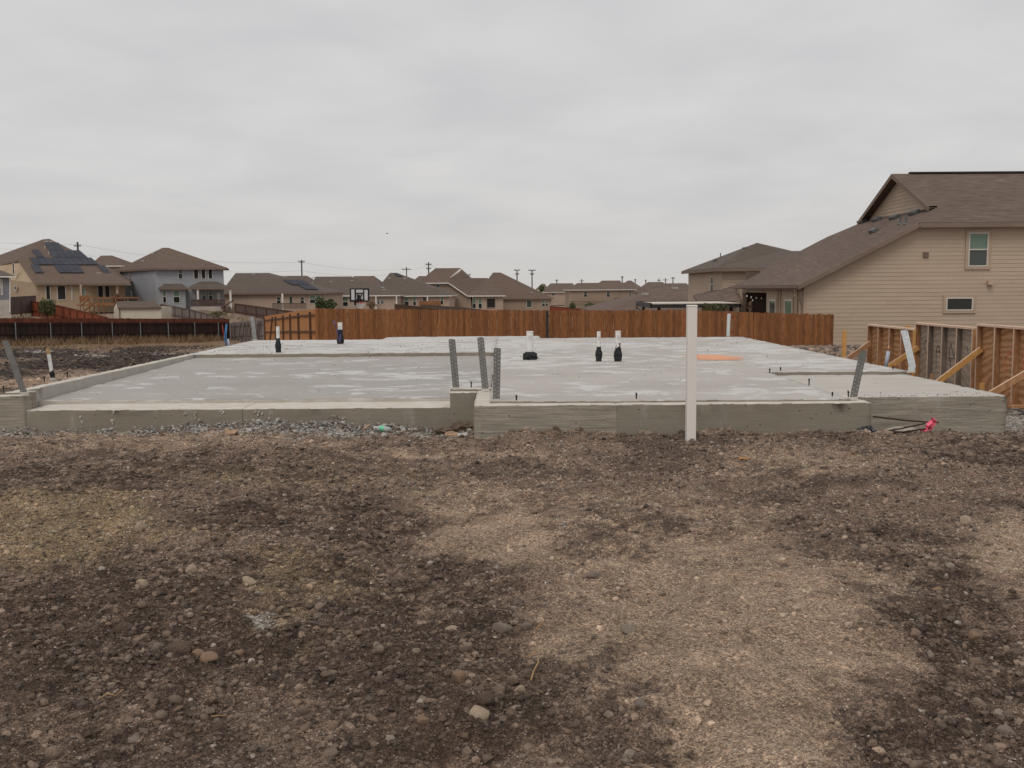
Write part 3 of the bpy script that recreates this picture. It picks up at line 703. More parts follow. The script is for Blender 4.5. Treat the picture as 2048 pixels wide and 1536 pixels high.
rock(1258, 1298, 34, 'grey wedge shaped rock on the sandy track', 'stone_grey', 9, 0.5, 0.4)
rock(383, 1148, 28, 'tan rounded rock on dark soil at left of centre', 'stone_tan', 10, 0.85)
rock(498, 1169, 30, 'pale tan oval rock right of the tan rounded one', 'stone_tan', 11, 0.7)
rock(285, 1177, 28, 'light tan lumpy rock in the dark soil at left', 'stone_tan', 12, 0.9)
rock(284, 1064, 26, 'yellowish tan round rock beside the olive patch', 'stone_tan', 13, 0.85)
rock(250, 1252, 38, 'large dark brown rock with a rusty top at left', 'stone_dark', 14, 0.9)
rock(316, 1294, 30, 'brown flat rock, leftmost in a cluster of rocks', 'stone_grey', 15, 0.7)
rock(360, 1298, 38, 'brown domed rock, biggest in a cluster of rocks', 'stone_dark', 16, 0.8)
rock(396, 1300, 26, 'reddish brown flat rock in the middle of a cluster', 'stone_rust', 17, 0.6)
rock(430, 1296, 28, 'dark upright rock at the back of a rock cluster', 'stone_dark', 18, 1.1)
rock(418, 1312, 32, 'brown rounded rock at the front of a rock cluster', 'stone_rust', 19, 0.7)
rock(480, 1295, 22, 'orange brown rock just right of the rock cluster', 'stone_rust', 20, 0.7)
rock(437, 1466, 30, 'dark brown upright square rock in the lower left', 'stone_dark', 21, 1.1)
rock(270, 1474, 32, 'low grey rock half buried in the lower left', 'stone_grey', 22, 0.5)
rock(1040, 1400, 20, 'tan egg shaped pebble below the sandy bank', 'stone_tan', 23, 0.9)
rock(1280, 1462, 24, 'grey round rock at the lower edge of the sandy track', 'stone_grey', 24, 0.9)
rock(1222, 1444, 24, 'dark grey round rock among dark clods in lower centre', 'stone_dark', 25, 0.9)
rock(2012, 1482, 34, 'grey rounded rock in the bottom right corner', 'stone_grey', 26, 0.9)
rock(1948, 1278, 32, 'brown smooth rock in the dark soil at right', 'stone_rust', 27, 0.7)
rock(1930, 1034, 24, 'pale tan rock at the edge of the sand at right', 'stone_tan', 28, 0.7)
rock(1950, 1040, 20, 'pale flat rock right of the pale tan rock at right', 'stone_grey', 29, 0.5)
rock(1172, 1373, 26, 'brown oval rock on the sandy bank below centre', 'stone_rust', 30, 0.7)
rock(911, 933, 22, 'brown flat rock on the dirt in front of the slab step', 'stone_rust', 31, 0.6)
rock(238, 992, 26, 'dark reddish clod near the olive patch at left', 'stone_dark', 32, 0.6)
# ------------------------------------------------------------------ concrete foundation slab
slab = thing('foundation_slab', (0, 18, -0.3), 'freshly poured grey concrete house foundation slab with sunken garage and porch', 'foundation')
def jig(p, amp):
    x, y, z = p
    a = np.array([[x * 3.1 + z * 4.7, y * 3.1 - z * 2.3], [y * 2.7 + z * 5.1 + 31, x * 2.9], [x * 4.3 + 11, y * 4.3 + z * 3 + 7]])
    n = fbm(a[:, 0], a[:, 1], 1.0, 3, 0.6)
    return (x + amp * n[0], y + amp * n[1], z + amp * 0.5 * n[2])
def lin(a, b, step):
    n = max(1, int(round((b - a) / step))); return [a + (b - a) * i / n for i in range(n + 1)]
def cbox(name, x0, x1, y0, y1, z0, z1, top, side, step=0.07, sides='FBLR', amp=0.006, zback=None, chip=0.016, lip=True):
    """cast concrete block: jittered grid faces, chipped top arris"""
    m = MB(); cache = {}
    xs, ys = lin(x0, x1, max(step, (x1 - x0) / 90)), lin(y0, y1, max(step, (y1 - y0) / 90))
    zb = z1 if zback is None else zback
    def ztop(y): return z1 + (zb - z1) * (y - y0) / (y1 - y0)
    def vert(x, y, z, edge):
        k = (round(x, 4), round(y, 4), round(z, 4))
        if k not in cache:
            q = jig((x, y, z), amp)
            if edge:
                c = float(fbm(np.array([x * 5 + y * 7.0]), np.array([y * 5 - x * 3 + z]), 1.0, 3, 0.6)[0])
                q = (q[0], q[1], q[2] - chip * max(0, c) ** 1.0)
            cache[k] = len(m.v); m.v.append(q)
        return cache[k]
    for i in range(len(xs) - 1):
        for j in range(len(ys) - 1):
            f = []
            for a, b in ((i, j), (i + 1, j), (i + 1, j + 1), (i, j + 1)):
                e = a in (0, len(xs) - 1) or b in (0, len(ys) - 1)
                f.append(vert(xs[a], ys[b], ztop(ys[b]), e))
            m.f.append(tuple(f)); m.m.append(0)
    def wall(pts):
        for (xa, ya), (xb, yb) in zip(pts[:-1], pts[1:]):
            za, zc = ztop(ya), ztop(yb)
            fr = (0.0, 0.010 / (za - z0), 0.15, 0.35, 0.65, 1.0)
            for f0, f1 in zip(fr[:-1], fr[1:]):
                q = [vert(xa, ya, za + (z0 - za) * f0, f0 == 0), vert(xb, yb, zc + (z0 - zc) * f0, f0 == 0),
                     vert(xb, yb, zc + (z0 - zc) * f1, False), vert(xa, ya, za + (z0 - za) * f1, False)]
                m.f.append(tuple(q)); m.m.append(0 if (f0 == 0 and lip and float(fbm(np.array([xa * 6 + ya * 5]), np.array([ya * 3 + 7.0]), 1.0, 2)[0]) > -0.15) else 1)
    if 'F' in sides: wall([(x, y0) for x in xs])
    if 'B' in sides: wall([(x, y1) for x in xs])
    if 'L' in sides: wall([(x0, y) for y in ys])
    if 'R' in sides: wall([(x1, y) for y in ys])
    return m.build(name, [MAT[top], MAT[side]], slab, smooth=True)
ZB = -1.5
YM, YG, YP = 11.31, 12.80, 12.13
# main floor (one raised level) built from butted pours
cbox('main_floor', -0.22, 6.13, 15.17, 25.9, ZB, 0.39, 'slab_top', 'face', 0.12)
cbox('rear_floor', -6.52, -0.224, 20.4, 25.897, ZB, 0.389, 'slab_top', 'face', 0.12)
cbox('rear_bay', -3.2, 0.9, 25.903, 27.15, ZB, 0.388, 'slab_top', 'face', 0.1)
cbox('front_floor', -0.19, 3.99, 11.49, 15.167, 0.0, 0.389, 'slab_top', 'face', 0.07, 'FLR')
cbox('brick_ledge', -0.37, 1.26, YM, 12.10, -0.6, 0.366, 'ledge_top', 'face_grain', 0.06, 'FLB')
cbox('brick_ledge', 1.263, 4.17, YM + 0.003, 12.10, -0.6, 0.365, 'ledge_top', 'face', 0.06, 'FRB')
cbox('brick_ledge', -0.371, -0.188, 12.103, 13.4, -0.6, 0.365, 'ledge_top', 'face', 0.06, 'L')
cbox('garage_stub', -0.722, -0.18, 12.98, 13.14, -0.6, 0.391, 'ledge_top', 'face', 0.05)
cbox('brick_ledge', -0.72, -0.374, YG, 12.977, -0.6, 0.362, 'ledge_top', 'face', 0.05)
cbox('garage_pillar', -6.52, -6.18, 12.98, 13.12, -0.6, 0.39, 'ledge_top', 'face', 0.05)
cbox('brick_ledge', -6.66, -6.176, YG - 0.002, 12.977, -0.6, 0.36, 'ledge_top', 'face_grain', 0.05)
cbox('garage_curb', -6.523, -6.36, 13.123, 20.397, -0.8, 0.387, 'ledge_top', 'porch_top', 0.08)
cbox('garage_floor', -6.357, -0.224, 13.54, 20.398, -0.6, 0.213, 'garage_top', 'ledge_top', 0.12, 'F', 0.003, zback=0.318)
cbox('garage_apron', -6.173, -3.4, YG, 13.537, -0.6, 0.172, 'ledge_top', 'face', 0.06, 'FB')
cbox('garage_apron', -3.397, -0.224, YG + 0.004, 13.537, -0.6, 0.17, 'ledge_top', 'face', 0.06, 'FB')
cbox('porch_floor', 4.0, 6.128, YP, 15.167, -0.8, 0.34, 'porch_top', 'face_grain', 0.07, 'FRL')

# white lime runs and drips down the garage face
drip = MB()
for (px, py, w, h) in ((163, 822, 3, 36), (225, 824, 4, 28), (372, 822, 5, 8), (390, 824, 3, 14), (445, 822, 3, 6), (517, 822, 9, 10), (539, 822, 2, 34), (670, 832, 10, 7), (600, 842, 4, 4), (688, 836, 3, 10)):
    a = P(px, py, YG - 0.012)
    for k in range(9):
        x = a.x + random.gauss(0, w) * 12.8 / FPX * 0.6; z = a.z - random.random() ** 1.5 * h * 12.8 / FPX; s = random.uniform(0.004, 0.011)
        pts = [(x + s * math.cos(t) * random.uniform(0.5, 1.2), YG - 0.012, z + s * 1.6 * math.sin(t) * random.uniform(0.5, 1.3)) for t in (0, 0.9, 1.9, 2.9, 3.9, 5.1)]
        drip.prism(pts, (0, 0.016, 0))
tag(drip.build('lime_drips', MAT['ledge_top'], slab), kind='stuff')

# orange sprayed mark on the floor
pm = MB()
cpt = PZ(1432, 715.5, 0.39)
n = 40; ring = []
for i in range(n):
    t = 2 * math.pi * i / n; rj = 1 + 0.18 * math.sin(5 * t + 1) + random.uniform(-0.10, 0.10)
    ring.append((cpt.x - 0.06 + 0.60 * math.cos(t) * rj, cpt.y + 0.98 * math.sin(t) * rj * (1.0 if math.cos(t) < 0 else 0.75), 0.397))
pm.prism(ring, (0, 0, 0.002))
_t = NT('orange_marking_paint'); _v = _t.coord((1, 1.3, 1)); _n = _t.noise(_v, 5.5, 5, 0.7)
_m = _t.done((0.86, 0.43, 0.24), 0.7)
_mp = _t.new('ShaderNodeMapping', vector_type='TEXTURE'); _t.l.new(_t.new('ShaderNodeTexCoord').outputs['Object'], _mp.inputs[0])
_mp.inputs['Location'].default_value = (cpt.x - 0.04, cpt.y, 0.397); _mp.inputs['Scale'].default_value = (0.60, 1.0, 1)
_ln = _t.new('ShaderNodeVectorMath', operation='LENGTH'); _t.l.new(_mp.outputs[0], _ln.inputs[0])
_n = _t.math('MULTIPLY', _t.rng(_ln.outputs['Value'], 0.35, 1.0, 1.0, 0.0), _t.rng(_n, 0.2, 0.55, 0.45, 1.0))
_tr = _t.new('ShaderNodeBsdfTransparent'); _mx = _t.new('ShaderNodeMixShader')
_t.put(_mx.inputs[0], _t.rng(_n, 0.0, 0.9, 0.0, 0.66)); _t.l.new(_tr.outputs[0], _mx.inputs[1]); _t.l.new(_t.b.outputs[0], _mx.inputs[2])
_t.l.new(_mx.outputs[0], _t.n['Material Output'].inputs[0])
tag(pm.build('paint_mark', _m), 'orange sprayed paint patch on the concrete right of the white post', 'paint mark')

# ------------------------------------------------------------------ hold-down straps with punched holes
def strap(base, lean, h, w, mat, label, yaw=0.0, bend=None):
    """base point, lean (dx, dy per metre), height, width"""
    t = thing('metal_strap', base, label, 'strap', 'steel hold-down straps')
    xs = [-0.5, -0.29, -0.185, -0.07, 0.07, 0.185, 0.29, 0.5]
    nrow = int(h / 0.0075); m = MB()
    def pos(u, s):
        f = s / h; x = u * w; z = s
        cxo, cyo = lean[0] * s, lean[1] * s
        if bend:
            q = max(0.0, f - bend[0]); cxo = lean[0] * min(s, bend[0] * h) + bend[1] * q * h; cyo = lean[1] * min(s, bend[0] * h) + bend[2] * q * h
        return (base[0] + x * math.cos(yaw) + cxo, base[1] + x * math.sin(yaw) + cyo, base[2] + z - 0.01)
    vid = {}
    def v(i, j):
        if (i, j) not in vid:
            vid[(i, j)] = len(m.v)
            s = h * j / nrow; u = xs[i]
            if j >= nrow - 1 and i in (0, 7): u *= 0.86 if j == nrow - 1 else 0.62
            m.v.append(pos(u, s))
        return vid[(i, j)]
    for j in range(nrow):
        for i in range(7):
            s = j % 6
            if j > 5 and ((i == 1 and s == 0) or (i == 5 and s == 3)): continue
            m.f.append((v(i, j), v(i + 1, j), v(i + 1, j + 1), v(i, j + 1))); m.m.append(0)
    o = m.build('strap_plate', MAT[mat], t)
    md = o.modifiers.new('thick', 'SOLIDIFY'); md.thickness = 0.0025
    f = MB(); f.obox(Vector(base) + Vector((0, 0.004, 0.004)), (math.cos(yaw), math.sin(yaw), 0), (-math.sin(yaw), math.cos(yaw), 0), (0, 0, 1), w * 0.62, 0.012, 0.014)
    f.build('grout_collar', MAT['ledge_top'], t)
    return t
strap(PZ(49, 787, 0.39), (-0.31, 0.0), 0.69, 0.088, 'galv_dull', 'dull steel strap leaning left on the left garage corner')
strap(PZ(912.5, 777.5, 0.39), (-0.075, 0.0), 0.66, 0.088, 'galv_dull', 'perforated steel strap, leftmost of three at the slab step')
strap(PZ(971, 780, 0.39), (-0.085, 0.02), 0.69, 0.086, 'galv_dull', 'tallest perforated steel strap, middle of three at the step')
strap(PZ(992.5, 801, 0.39), (0.03, -0.01), 0.625, 0.083, 'galv_dull', 'perforated steel strap, nearest of three at the slab step')
strap(PZ(1706, 797, 0.39), (0.19, 0.0), 0.57, 0.086, 'galv_dull', 'perforated steel strap leaning right by the porch')
strap(PZ(1822, 744, 0.39), (0.15, 0.0), 0.64, 0.105, 'galv_bright', 'bright galvanised strap bent sideways before the plywood forms', 0.0, (0.17, -0.26, 0.0))
strap(PZ(510, 680, 0.39), (-0.10, 0.0), 0.62, 0.10, 'galv', 'pale steel strap on the far left slab corner')
strap(PZ(1456, 672.5, 0.39), (0.03, 0.0), 0.60, 0.085, 'galv_bright', 'pale upright strap at the back of the slab before the fence')

# ------------------------------------------------------------------ anchor bolts
def bolt(px, py, h, label, z=0.39):
    p = PZ(px, py, z)
    t = thing('anchor_bolt', p, label, 'bolt', 'anchor bolts standing in the slab edge')
    m = MB(); m.tube([p - Vector((0, 0, 0.02)), p + Vector((random.uniform(-0.008, 0.008), 0, h))], 0.0085, 8); m.build('threaded_rod', MAT['bolt'], t)
    m = MB(); m.tube([p + Vector((0, 0, h - 0.028)), p + Vector((0, 0, h - 0.014))], 0.0125, 6); m.build('nut', MAT['bolt'], t)
bolt(1033, 801, 0.065, 'anchor bolt just right of the nearest metal strap')
bolt(1273, 797, 0.07, 'anchor bolt on the front edge left of the white post')
bolt(1664.5, 793, 0.055, 'anchor bolt just left of the strap leaning right')
bolt(1697, 790, 0.055, 'anchor bolt touching the foot of the strap leaning right')
bolt(1618, 768, 0.075, 'anchor bolt in the middle of the porch edge')
bolt(1539.5, 744.5, 0.06, 'anchor bolt on the inner corner of the porch recess')
bolt(1561, 741.5, 0.06, 'anchor bolt just right of the porch inner corner')
bolt(1786, 739, 0.06, 'anchor bolt left of the bright bent strap')
bolt(943, 775.5, 0.085, 'anchor bolt between two metal straps at the step', 0.39)
bolt(88.5, 761, 0.065, 'anchor bolt on the left curb before the white pipe')
bolt(134.5, 752, 0.07, 'anchor bolt on the left curb behind the white pipe')
bolt(7, 781, 0.065, 'anchor bolt on the curb at the left picture edge')

# ------------------------------------------------------------------ pipes rising through the slab
def pipe_thing(base, label, h, r, wrap_h, wrap_r, tilt=0.0, mat='pvc_clean', lump=False):
    t = thing('plumbing_pipe', base, label, 'pipe', 'white plumbing pipes standing in the slab')
    b = Vector(base); top = b + Vector((tilt * h, 0, h))
    m = MB(); m.tube([b - Vector((0, 0, 0.05)), top], r, 20); m.tube([top - Vector((0, 0, 0.012)), top + Vector((0, 0, 0.004))], r * 1.06, 20)
    m.build('pipe', MAT[mat], t, smooth=False)
    k = MB(); k.obox(b + Vector((tilt * h * 0.8, -r * 1.01, h * 0.80)), (1, 0, 0), (0, 1, 0), (0, 0, 1), r * 0.45, 0.002, 0.035); k.build('pipe_print', MAT['ink'], t)
    if wrap_h:
        w = MB(); n = 9; prof = []
        for i in range(n + 1):
            f = i / n
            rad = wrap_r * (1 + 0.10 * math.sin(9 * f + r * 90)) * (1.0 if f < 0.55 else 1 - 0.32 * (f - 0.55) / 0.45)
            if lump: rad = wrap_r * (0.92 + 0.12 * math.sin(3.1 * f)) * (1.0 if f < 0.75 else 1 - 0.35 * (f - 0.75) / 0.25)
            prof.append((b + Vector((tilt * wrap_h * f, 0, wrap_h * f - 0.01)), rad))
        w.tube([q[0] for q in prof], [q[1] for q in prof], 14)
        vs = []
        for v in w.v:
            k2 = 1 + (0.26 if lump else 0.13) * math.sin(v[0] * 71 + v[2] * 43) * math.cos(v[1] * 67 - v[2] * 31)
            vs.append((b.x + (v[0] - b.x) * k2, b.y + (v[1] - b.y) * k2, v[2]))
        w.v = vs; w.build('foam_wrap', MAT['black_wrap'], t, smooth=True)
        g = MB(); g.tube([b - Vector((0, 0, 0.02)), b + Vector((0, 0, 0.012))], wrap_r * 1.22, 14); g.build('grout_collar', MAT['ledge_top'], t)
    return t
pipe_thing(PZ(557, 706, 0.389), 'white pipe in black wrap at the garage step, leftmost on the slab', 0.54, 0.035, 0.32, 0.058)
p2 = PZ(681, 688.5, 0.389)
t2 = pipe_thing(p2, 'short white pipe in black wrap with a violet cable', 0.51, 0.055, 0.36, 0.078)
m = MB(); m.tube([p2 + Vector((-0.03, -0.07, 0.10)), p2 + Vector((-0.06, -0.07, 0.32)), p2 + Vector((-0.12, -0.04, 0.50)), p2 + Vector((-0.16, 0, 0.56))], 0.014, 8); m.build('cable', MAT['purple'], t2)
m = MB(); m.tube([p2 + Vector((0.0, -0.085, 0.06)), p2 + Vector((0.02, -0.08, 0.22)), p2 + Vector((-0.02, -0.075, 0.30))], 0.022, 8); m.build('sleeve', MAT['purple'], t2)
pipe_thing(PZ(1060, 720.5, 0.39), 'thick white pipe above a squat black wrap, left of the pair', 0.52, 0.062, 0.165, 0.118, lump=True)
pipe_thing(PZ(1197.5, 724, 0.39), 'thin white pipe in black wrap, left one of the pair', 0.53, 0.033, 0.28, 0.056)
pipe_thing(PZ(1236, 724, 0.39), 'thicker white pipe in black wrap, right one of the pair', 0.54, 0.048, 0.34, 0.066)
p6 = PZ(106, 757, 0.387)
t6 = pipe_thing(p6, 'white pipe with rusty fitting on the left garage curb', 0.36, 0.027, 0.145, 0.036, -0.12)
m = MB(); m.tube([p6 + Vector((-0.046, 0, 0.36)), p6 + Vector((-0.058, 0, 0.455))], 0.028, 12); m.build('fitting', MAT['twig'], t6)
# water lines at the far left edge
b7 = PZ(452, 691.5, 0.389)
t7 = thing('water_lines', b7, 'bundle of blue and red water pipes at the far left slab edge', 'pipe')
for (o1, o2, o3, r_, mt, nm) in (((0, 0), (-0.03, 0.20), (0.02, 0.50), 0.012, 'blue_pex', 'blue_tube'), ((0.03, 0), (0.01, 0.2), (0.04, 0.52), 0.011, 'blue_pex', 'blue_tube'), ((-0.03, 0.24), (-0.06, 0.35), (-0.07, 0.50), 0.010, 'red_pex', 'red_tube')):
    m = MB(); m.tube([b7 + Vector((o1[0], 0, o1[1] - 0.03)), b7 + Vector((o2[0], 0, o2[1])), b7 + Vector((o3[0], 0, o3[1]))], [r_ * 1.0, r_ * 0.8, r_ * 0.65], 10); m.build(nm, MAT[mt], t7, smooth=True)
m = MB(); m.tube([b7 + Vector((0.075, -0.02, -0.03)), b7 + Vector((0.06, -0.02, 0.16))], 0.022, 10); m.build('conduit', MAT['grey_pipe'], t7, smooth=True)
# grey conduit with copper at the right edge
b8 = PZ(1771, 727, 0.37)
t8 = thing('grey_conduit', b8, 'grey conduit with a copper tube at the right slab edge', 'pipe')
m = MB(); m.tube([b8 - Vector((0, 0, 0.1)), b8 + Vector((0.045, 0, 0.21))], 0.031, 12); m.build('conduit', MAT['grey_pipe'], t8, smooth=True)
m = MB(); m.tube([b8 + Vector((0.045, 0, 0.2)), b8 + Vector((0.046, 0, 0.30))], 0.011, 8); m.build('tube', MAT['copper'], t8, smooth=True)

# tall white post pipe in front of the slab
b9 = PZ(1381, 886, 0.0); b9.z = gz1(b9.x, b9.y)
t9 = thing('vinyl_post', b9, 'tall square white vinyl post standing upright in the dirt before the slab', 'post')
topz = P(1381, 610, b9.y).z
m = MB(); m.box(b9.x - 0.0508, b9.x + 0.0508, b9.y - 0.0508, b9.y + 0.0508, b9.z - 0.3, topz - 0.022); m.build('post_shaft', MAT['pvc'], t9, bevel=0.006)
m = MB(); m.box(b9.x - 0.0535, b9.x + 0.0535, b9.y - 0.0535, b9.y + 0.0535, topz - 0.021, topz); m.build('post_cap', MAT['pvc'], t9, bevel=0.006)

# ------------------------------------------------------------------ rebar, tape and plastic at the porch corner
def rebar(a, b, label):
    m = MB(); m.tube([a, (Vector(a) + Vector(b)) / 2 + Vector((0, 0, -0.01)), b], 0.009, 8)
    tag(m.build('rebar', MAT['rebar'], None, smooth=True), label, 'rebar', 'rusty rebars beside the porch face')
rebar(P(1746, 833, 11.75), P(1877, 845.5, 11.95), 'topmost of three rusty rebars sticking out beside the porch')
rebar(P(1744, 866, 11.8), P(1850, 847, 12.0), 'rusty rebar rising to the right below the topmost one')
rebar(P(1744, 869, 11.6), P(1857, 857, 11.9), 'lowest of three rusty rebars, ending at the pink tape')
m = MB()
c = P(1863, 852, 11.9)
for k in range(17):
    q = c + Vector((random.gauss(0, 0.03), random.uniform(-0.04, 0.04), random.uniform(-0.11, 0.07)))
    if q.z < c.z - 0.03: q.x -= 0.05
    a, b = random.uniform(0, 3.1), random.uniform(-1, 1)
    d1 = Vector((math.cos(a), 0.3 * b, math.sin(a))) * random.uniform(0.02, 0.045); d2 = Vector((-math.sin(a) * 0.6, 0.5, math.cos(a) * 0.8)) * random.uniform(0.012, 0.028)
    m.prism([q - d1 - d2, q + d1 - d2 * 0.6, q + d1 * 0.8 + d2, q - d1 * 0.9 + d2 * 0.8], (0.001, 0.002, 0.001))
tag(m.build('flagging_tape', MAT['pink']), 'crumpled hot pink flagging tape on the rebar ends', 'tape')
def crumple(name, c, sx, sy, sz, mat, label, cat, seed, sub=3, k=0.35):
    bm = bmesh.new(); bmesh.ops.create_icosphere(bm, subdivisions=sub, radius=1)
    rs = np.random.default_rng(seed)
    co = np.array([v.co[:] for v in bm.verts])
    d = 1 + k * fbm(co[:, 0] + seed, co[:, 1] + co[:, 2] * 1.7, 1.8, 4, 0.6)
    for v, s in zip(bm.verts, d): v.co = Vector((v.co.x * sx * s, v.co.y * sy * s, max(v.co.z, -0.5) * sz * s))
    me = bpy.data.meshes.new(name); bm.to_mesh(me); bm.free(); me.materials.append(MAT[mat])
    o = link(name, me, None, c); return tag(o, label, cat)
q = P(1733, 864, 11.22); crumple('plastic_bag', (q.x, q.y, q.z), 0.10, 0.07, 0.07, 'black_bag', 'crumpled black plastic sheet at the slab corner by the rebars', 'plastic', 5)
q = P(1805, 858, 12.05); crumple('concrete_spill', (q.x, q.y, q.z - 0.03), 0.21, 0.07, 0.055, 'concrete_old', 'pale concrete spill under the rusty rebars', 'concrete', 9)
q = P(925, 855, 12.7); crumple('soil_clump', (q.x, q.y, q.z), 0.17, 0.09, 0.075, 'stone_dark', 'dark earth clod in the corner of the garage stub', 'clod', 3)
q = P(890, 862, 12.6); crumple('soil_clump', (q.x, q.y, q.z), 0.11, 0.07, 0.045, 'stone_dark', 'small dark earth clod left of the garage stub corner', 'clod', 4)
q = P(928, 872, 12.45); crumple('concrete_spill', (q.x, q.y, q.z - 0.02), 0.13, 0.1, 0.06, 'porch_top', 'pale grey concrete lump below the dark clod', 'concrete', 6)
def scrap(name, px, py, Y, pts, mat, label, cat, th=0.004):
    c = P(px, py, Y); m = MB()
    m.prism([c + Vector((a, b, z)) for a, b, z in pts], (0, 0, th))
    return tag(m.build(name, MAT[mat]), label, cat)
scrap('cardboard_scrap', 463, 866, 12.35, [(-0.08, 0, -0.02), (0.05, -0.03, -0.01), (0.08, 0.05, 0.03), (-0.02, 0.03, 0.015), (-0.09, 0.06, 0.05)], 'cardboard', 'torn orange brown cardboard on pale gravel at left', 'cardboard', 0.012)
scrap('cardboard_scrap', 902, 869, 12.3, [(-0.08, 0, -0.02), (0.07, -0.03, -0.02), (0.08, 0.05, 0.01), (-0.01, 0.04, 0.03), (-0.08, 0.05, 0.0)], 'cardboard', 'torn tan cardboard beside the dark clod at the stub', 'cardboard', 0.012)
scrap('paper_scrap', 731, 856, 12.55, [(-0.05, 0, -0.02), (0.0, -0.01, -0.01), (0.07, 0.02, 0.045), (0.02, 0.03, 0.035)], 'cardboard', 'small reddish paper scrap left of the bottle', 'litter', 0.004)
scrap('dead_leaf', 1487, 919, 9.6, [(-0.05, 0, 0), (-0.015, -0.02, 0.01), (0.03, -0.01, 0.0), (0.05, 0.02, 0.02), (0.01, 0.03, 0.015), (-0.03, 0.03, 0.02)], 'orange_leaf', 'orange dead leaf on the dirt right of the white post', 'leaf', 0.003)
scrap('dead_leaf', 1592, 1079, 6.75, [(-0.02, 0, 0.01), (0.01, -0.01, 0.02), (0.03, 0.01, 0.02), (0.01, 0.02, 0.03), (-0.02, 0.02, 0.02)], 'orange_leaf', 'small orange leaf bit on the sandy dirt at right', 'leaf', 0.004)
scrap('dead_leaf', 1874, 1187, 5.5, [(-0.03, 0, 0.01), (0.0, -0.01, 0.02), (0.03, 0.0, 0.02), (0.02, 0.02, 0.03), (-0.02, 0.02, 0.02)], 'straw', 'yellowish leaf on dark soil at right', 'leaf', 0.004)
# crushed bottle
c = P(766, 857, 12.55)
t10 = thing('plastic_bottle', c, 'crushed clear plastic bottle with green label on the gravel', 'bottle')
m = MB(); m.tube([c + Vector((-0.105, 0, 0.012)), c + Vector((-0.09, 0, 0.012)), c + Vector((-0.05, 0, 0.004)), c + Vector((0.06, 0, -0.01)), c + Vector((0.10, 0.01, -0.02))], [0.014, 0.016, 0.036, 0.034, 0.026], 14); m.build('bottle_body', MAT['clear'], t10, smooth=True)
m = MB(); m.tube([c + Vector((-0.045, 0, 0.004)), c + Vector((0.012, 0, -0.004))], 0.0372, 14, caps=False); m.build('label_band', MAT['green_label'], t10, smooth=True)
m = MB(); m.tube([c + Vector((-0.115, 0, 0.012)), c + Vector((-0.10, 0, 0.012))], 0.017, 12); m.build('cap', MAT['pvc_clean'], t10)
# twigs on the dirt
def twig(pts, label, r=0.0035):
    w = []
    for (a, b, z) in pts:
        q = PZ(a, b, 0.0); w.append((q.x, q.y, gz1(q.x, q.y) + z))
    m = MB(); m.tube(w, r, 6); tag(m.build('twig', MAT['twig'], None, smooth=True), label, 'twig', 'dry twigs lying on the dirt')
twig([(1062, 1381, 0.02), (1068, 1368, 0.03), (1077, 1357, 0.03), (1076, 1347, 0.03)], 'pale dry twig on the sandy bank in the lower centre')
twig([(198, 1388, 0.015), (215, 1386, 0.02), (232, 1388, 0.02), (246, 1383, 0.03)], 'thin reddish twig on the dark soil at lower left')
twig([(423, 1439, 0.03), (438, 1434, 0.03), (453, 1429, 0.02)], 'straight pale straw above the upright square rock', 0.003)
twig([(1052, 1310, 0.02), (1065, 1303, 0.02), (1076, 1296, 0.03)], 'short tan twig left of the wedge shaped rock', 0.003)
twig([(1072, 1268, 0.02), (1080, 1262, 0.03), (1090, 1255, 0.02)], 'short tan twig beside the grey egg shaped rock', 0.003)

# ------------------------------------------------------------------ plywood forms at the right
FX = 7.70
def form(y0, y1, ztop, zbot, mats, label, nstud=5):
    t = thing('plywood_form', (FX, (y0 + y1) / 2, zbot), label, 'formwork', 'plywood wall forms standing right of the slab')
    ply, stud, plate = mats
    m = MB(); m.box(FX + 0.09, FX + 0.108, y0, y1, zbot, ztop); m.build('plywood', MAT[ply], t)
    m = MB(); m.box(FX - 0.003, FX + 0.107, y0 - 0.005, y1 + 0.005, ztop, ztop + 0.038); m.build('top_plate', MAT['lumber_pale'], t, bevel=0.003)
    m = MB(); m.box(FX - 0.002, FX + 0.088, y0, y1, zbot, zbot + 0.038); m.build('bottom_plate', MAT[plate], t, bevel=0.003)
    for i in range(nstud):
        y = y0 + 0.02 + (y1 - y0 - 0.04) * i / (nstud - 1)
        m = MB(); m.box(FX, FX + 0.089, y - 0.019, y + 0.019, zbot + 0.039, ztop - 0.001); m.build('stud', MAT[stud[i % len(stud)]], t, bevel=0.003)
        m = MB(); m.box(FX - 0.0025, FX + 0.0005, y - 0.017, y + 0.017, zbot + 0.04, ztop - 0.002); m.build('pale_edge', MAT['lumber_pale'], t)  # paler strip over the stud's outer edge
    return t
f1 = form(18.82, 21.26, 0.835, -0.42, ('ply', ['lumber_old'], 'lumber_old'), 'orange plywood form, farthest of the forms, before the house')
f2 = form(16.44, 18.78, 0.955, -0.30, ('ply_grey', ['lumber_old', 'lumber_grey', 'lumber_grey', 'lumber_grey'], 'lumber_grey'), 'grey weathered plywood form with marker letters')
f3 = form(13.9, 16.32, 1.02, -0.16, ('ply', ['lumber_old'], 'lumber_old'), 'orange plywood form, nearest, cut by the picture edge')
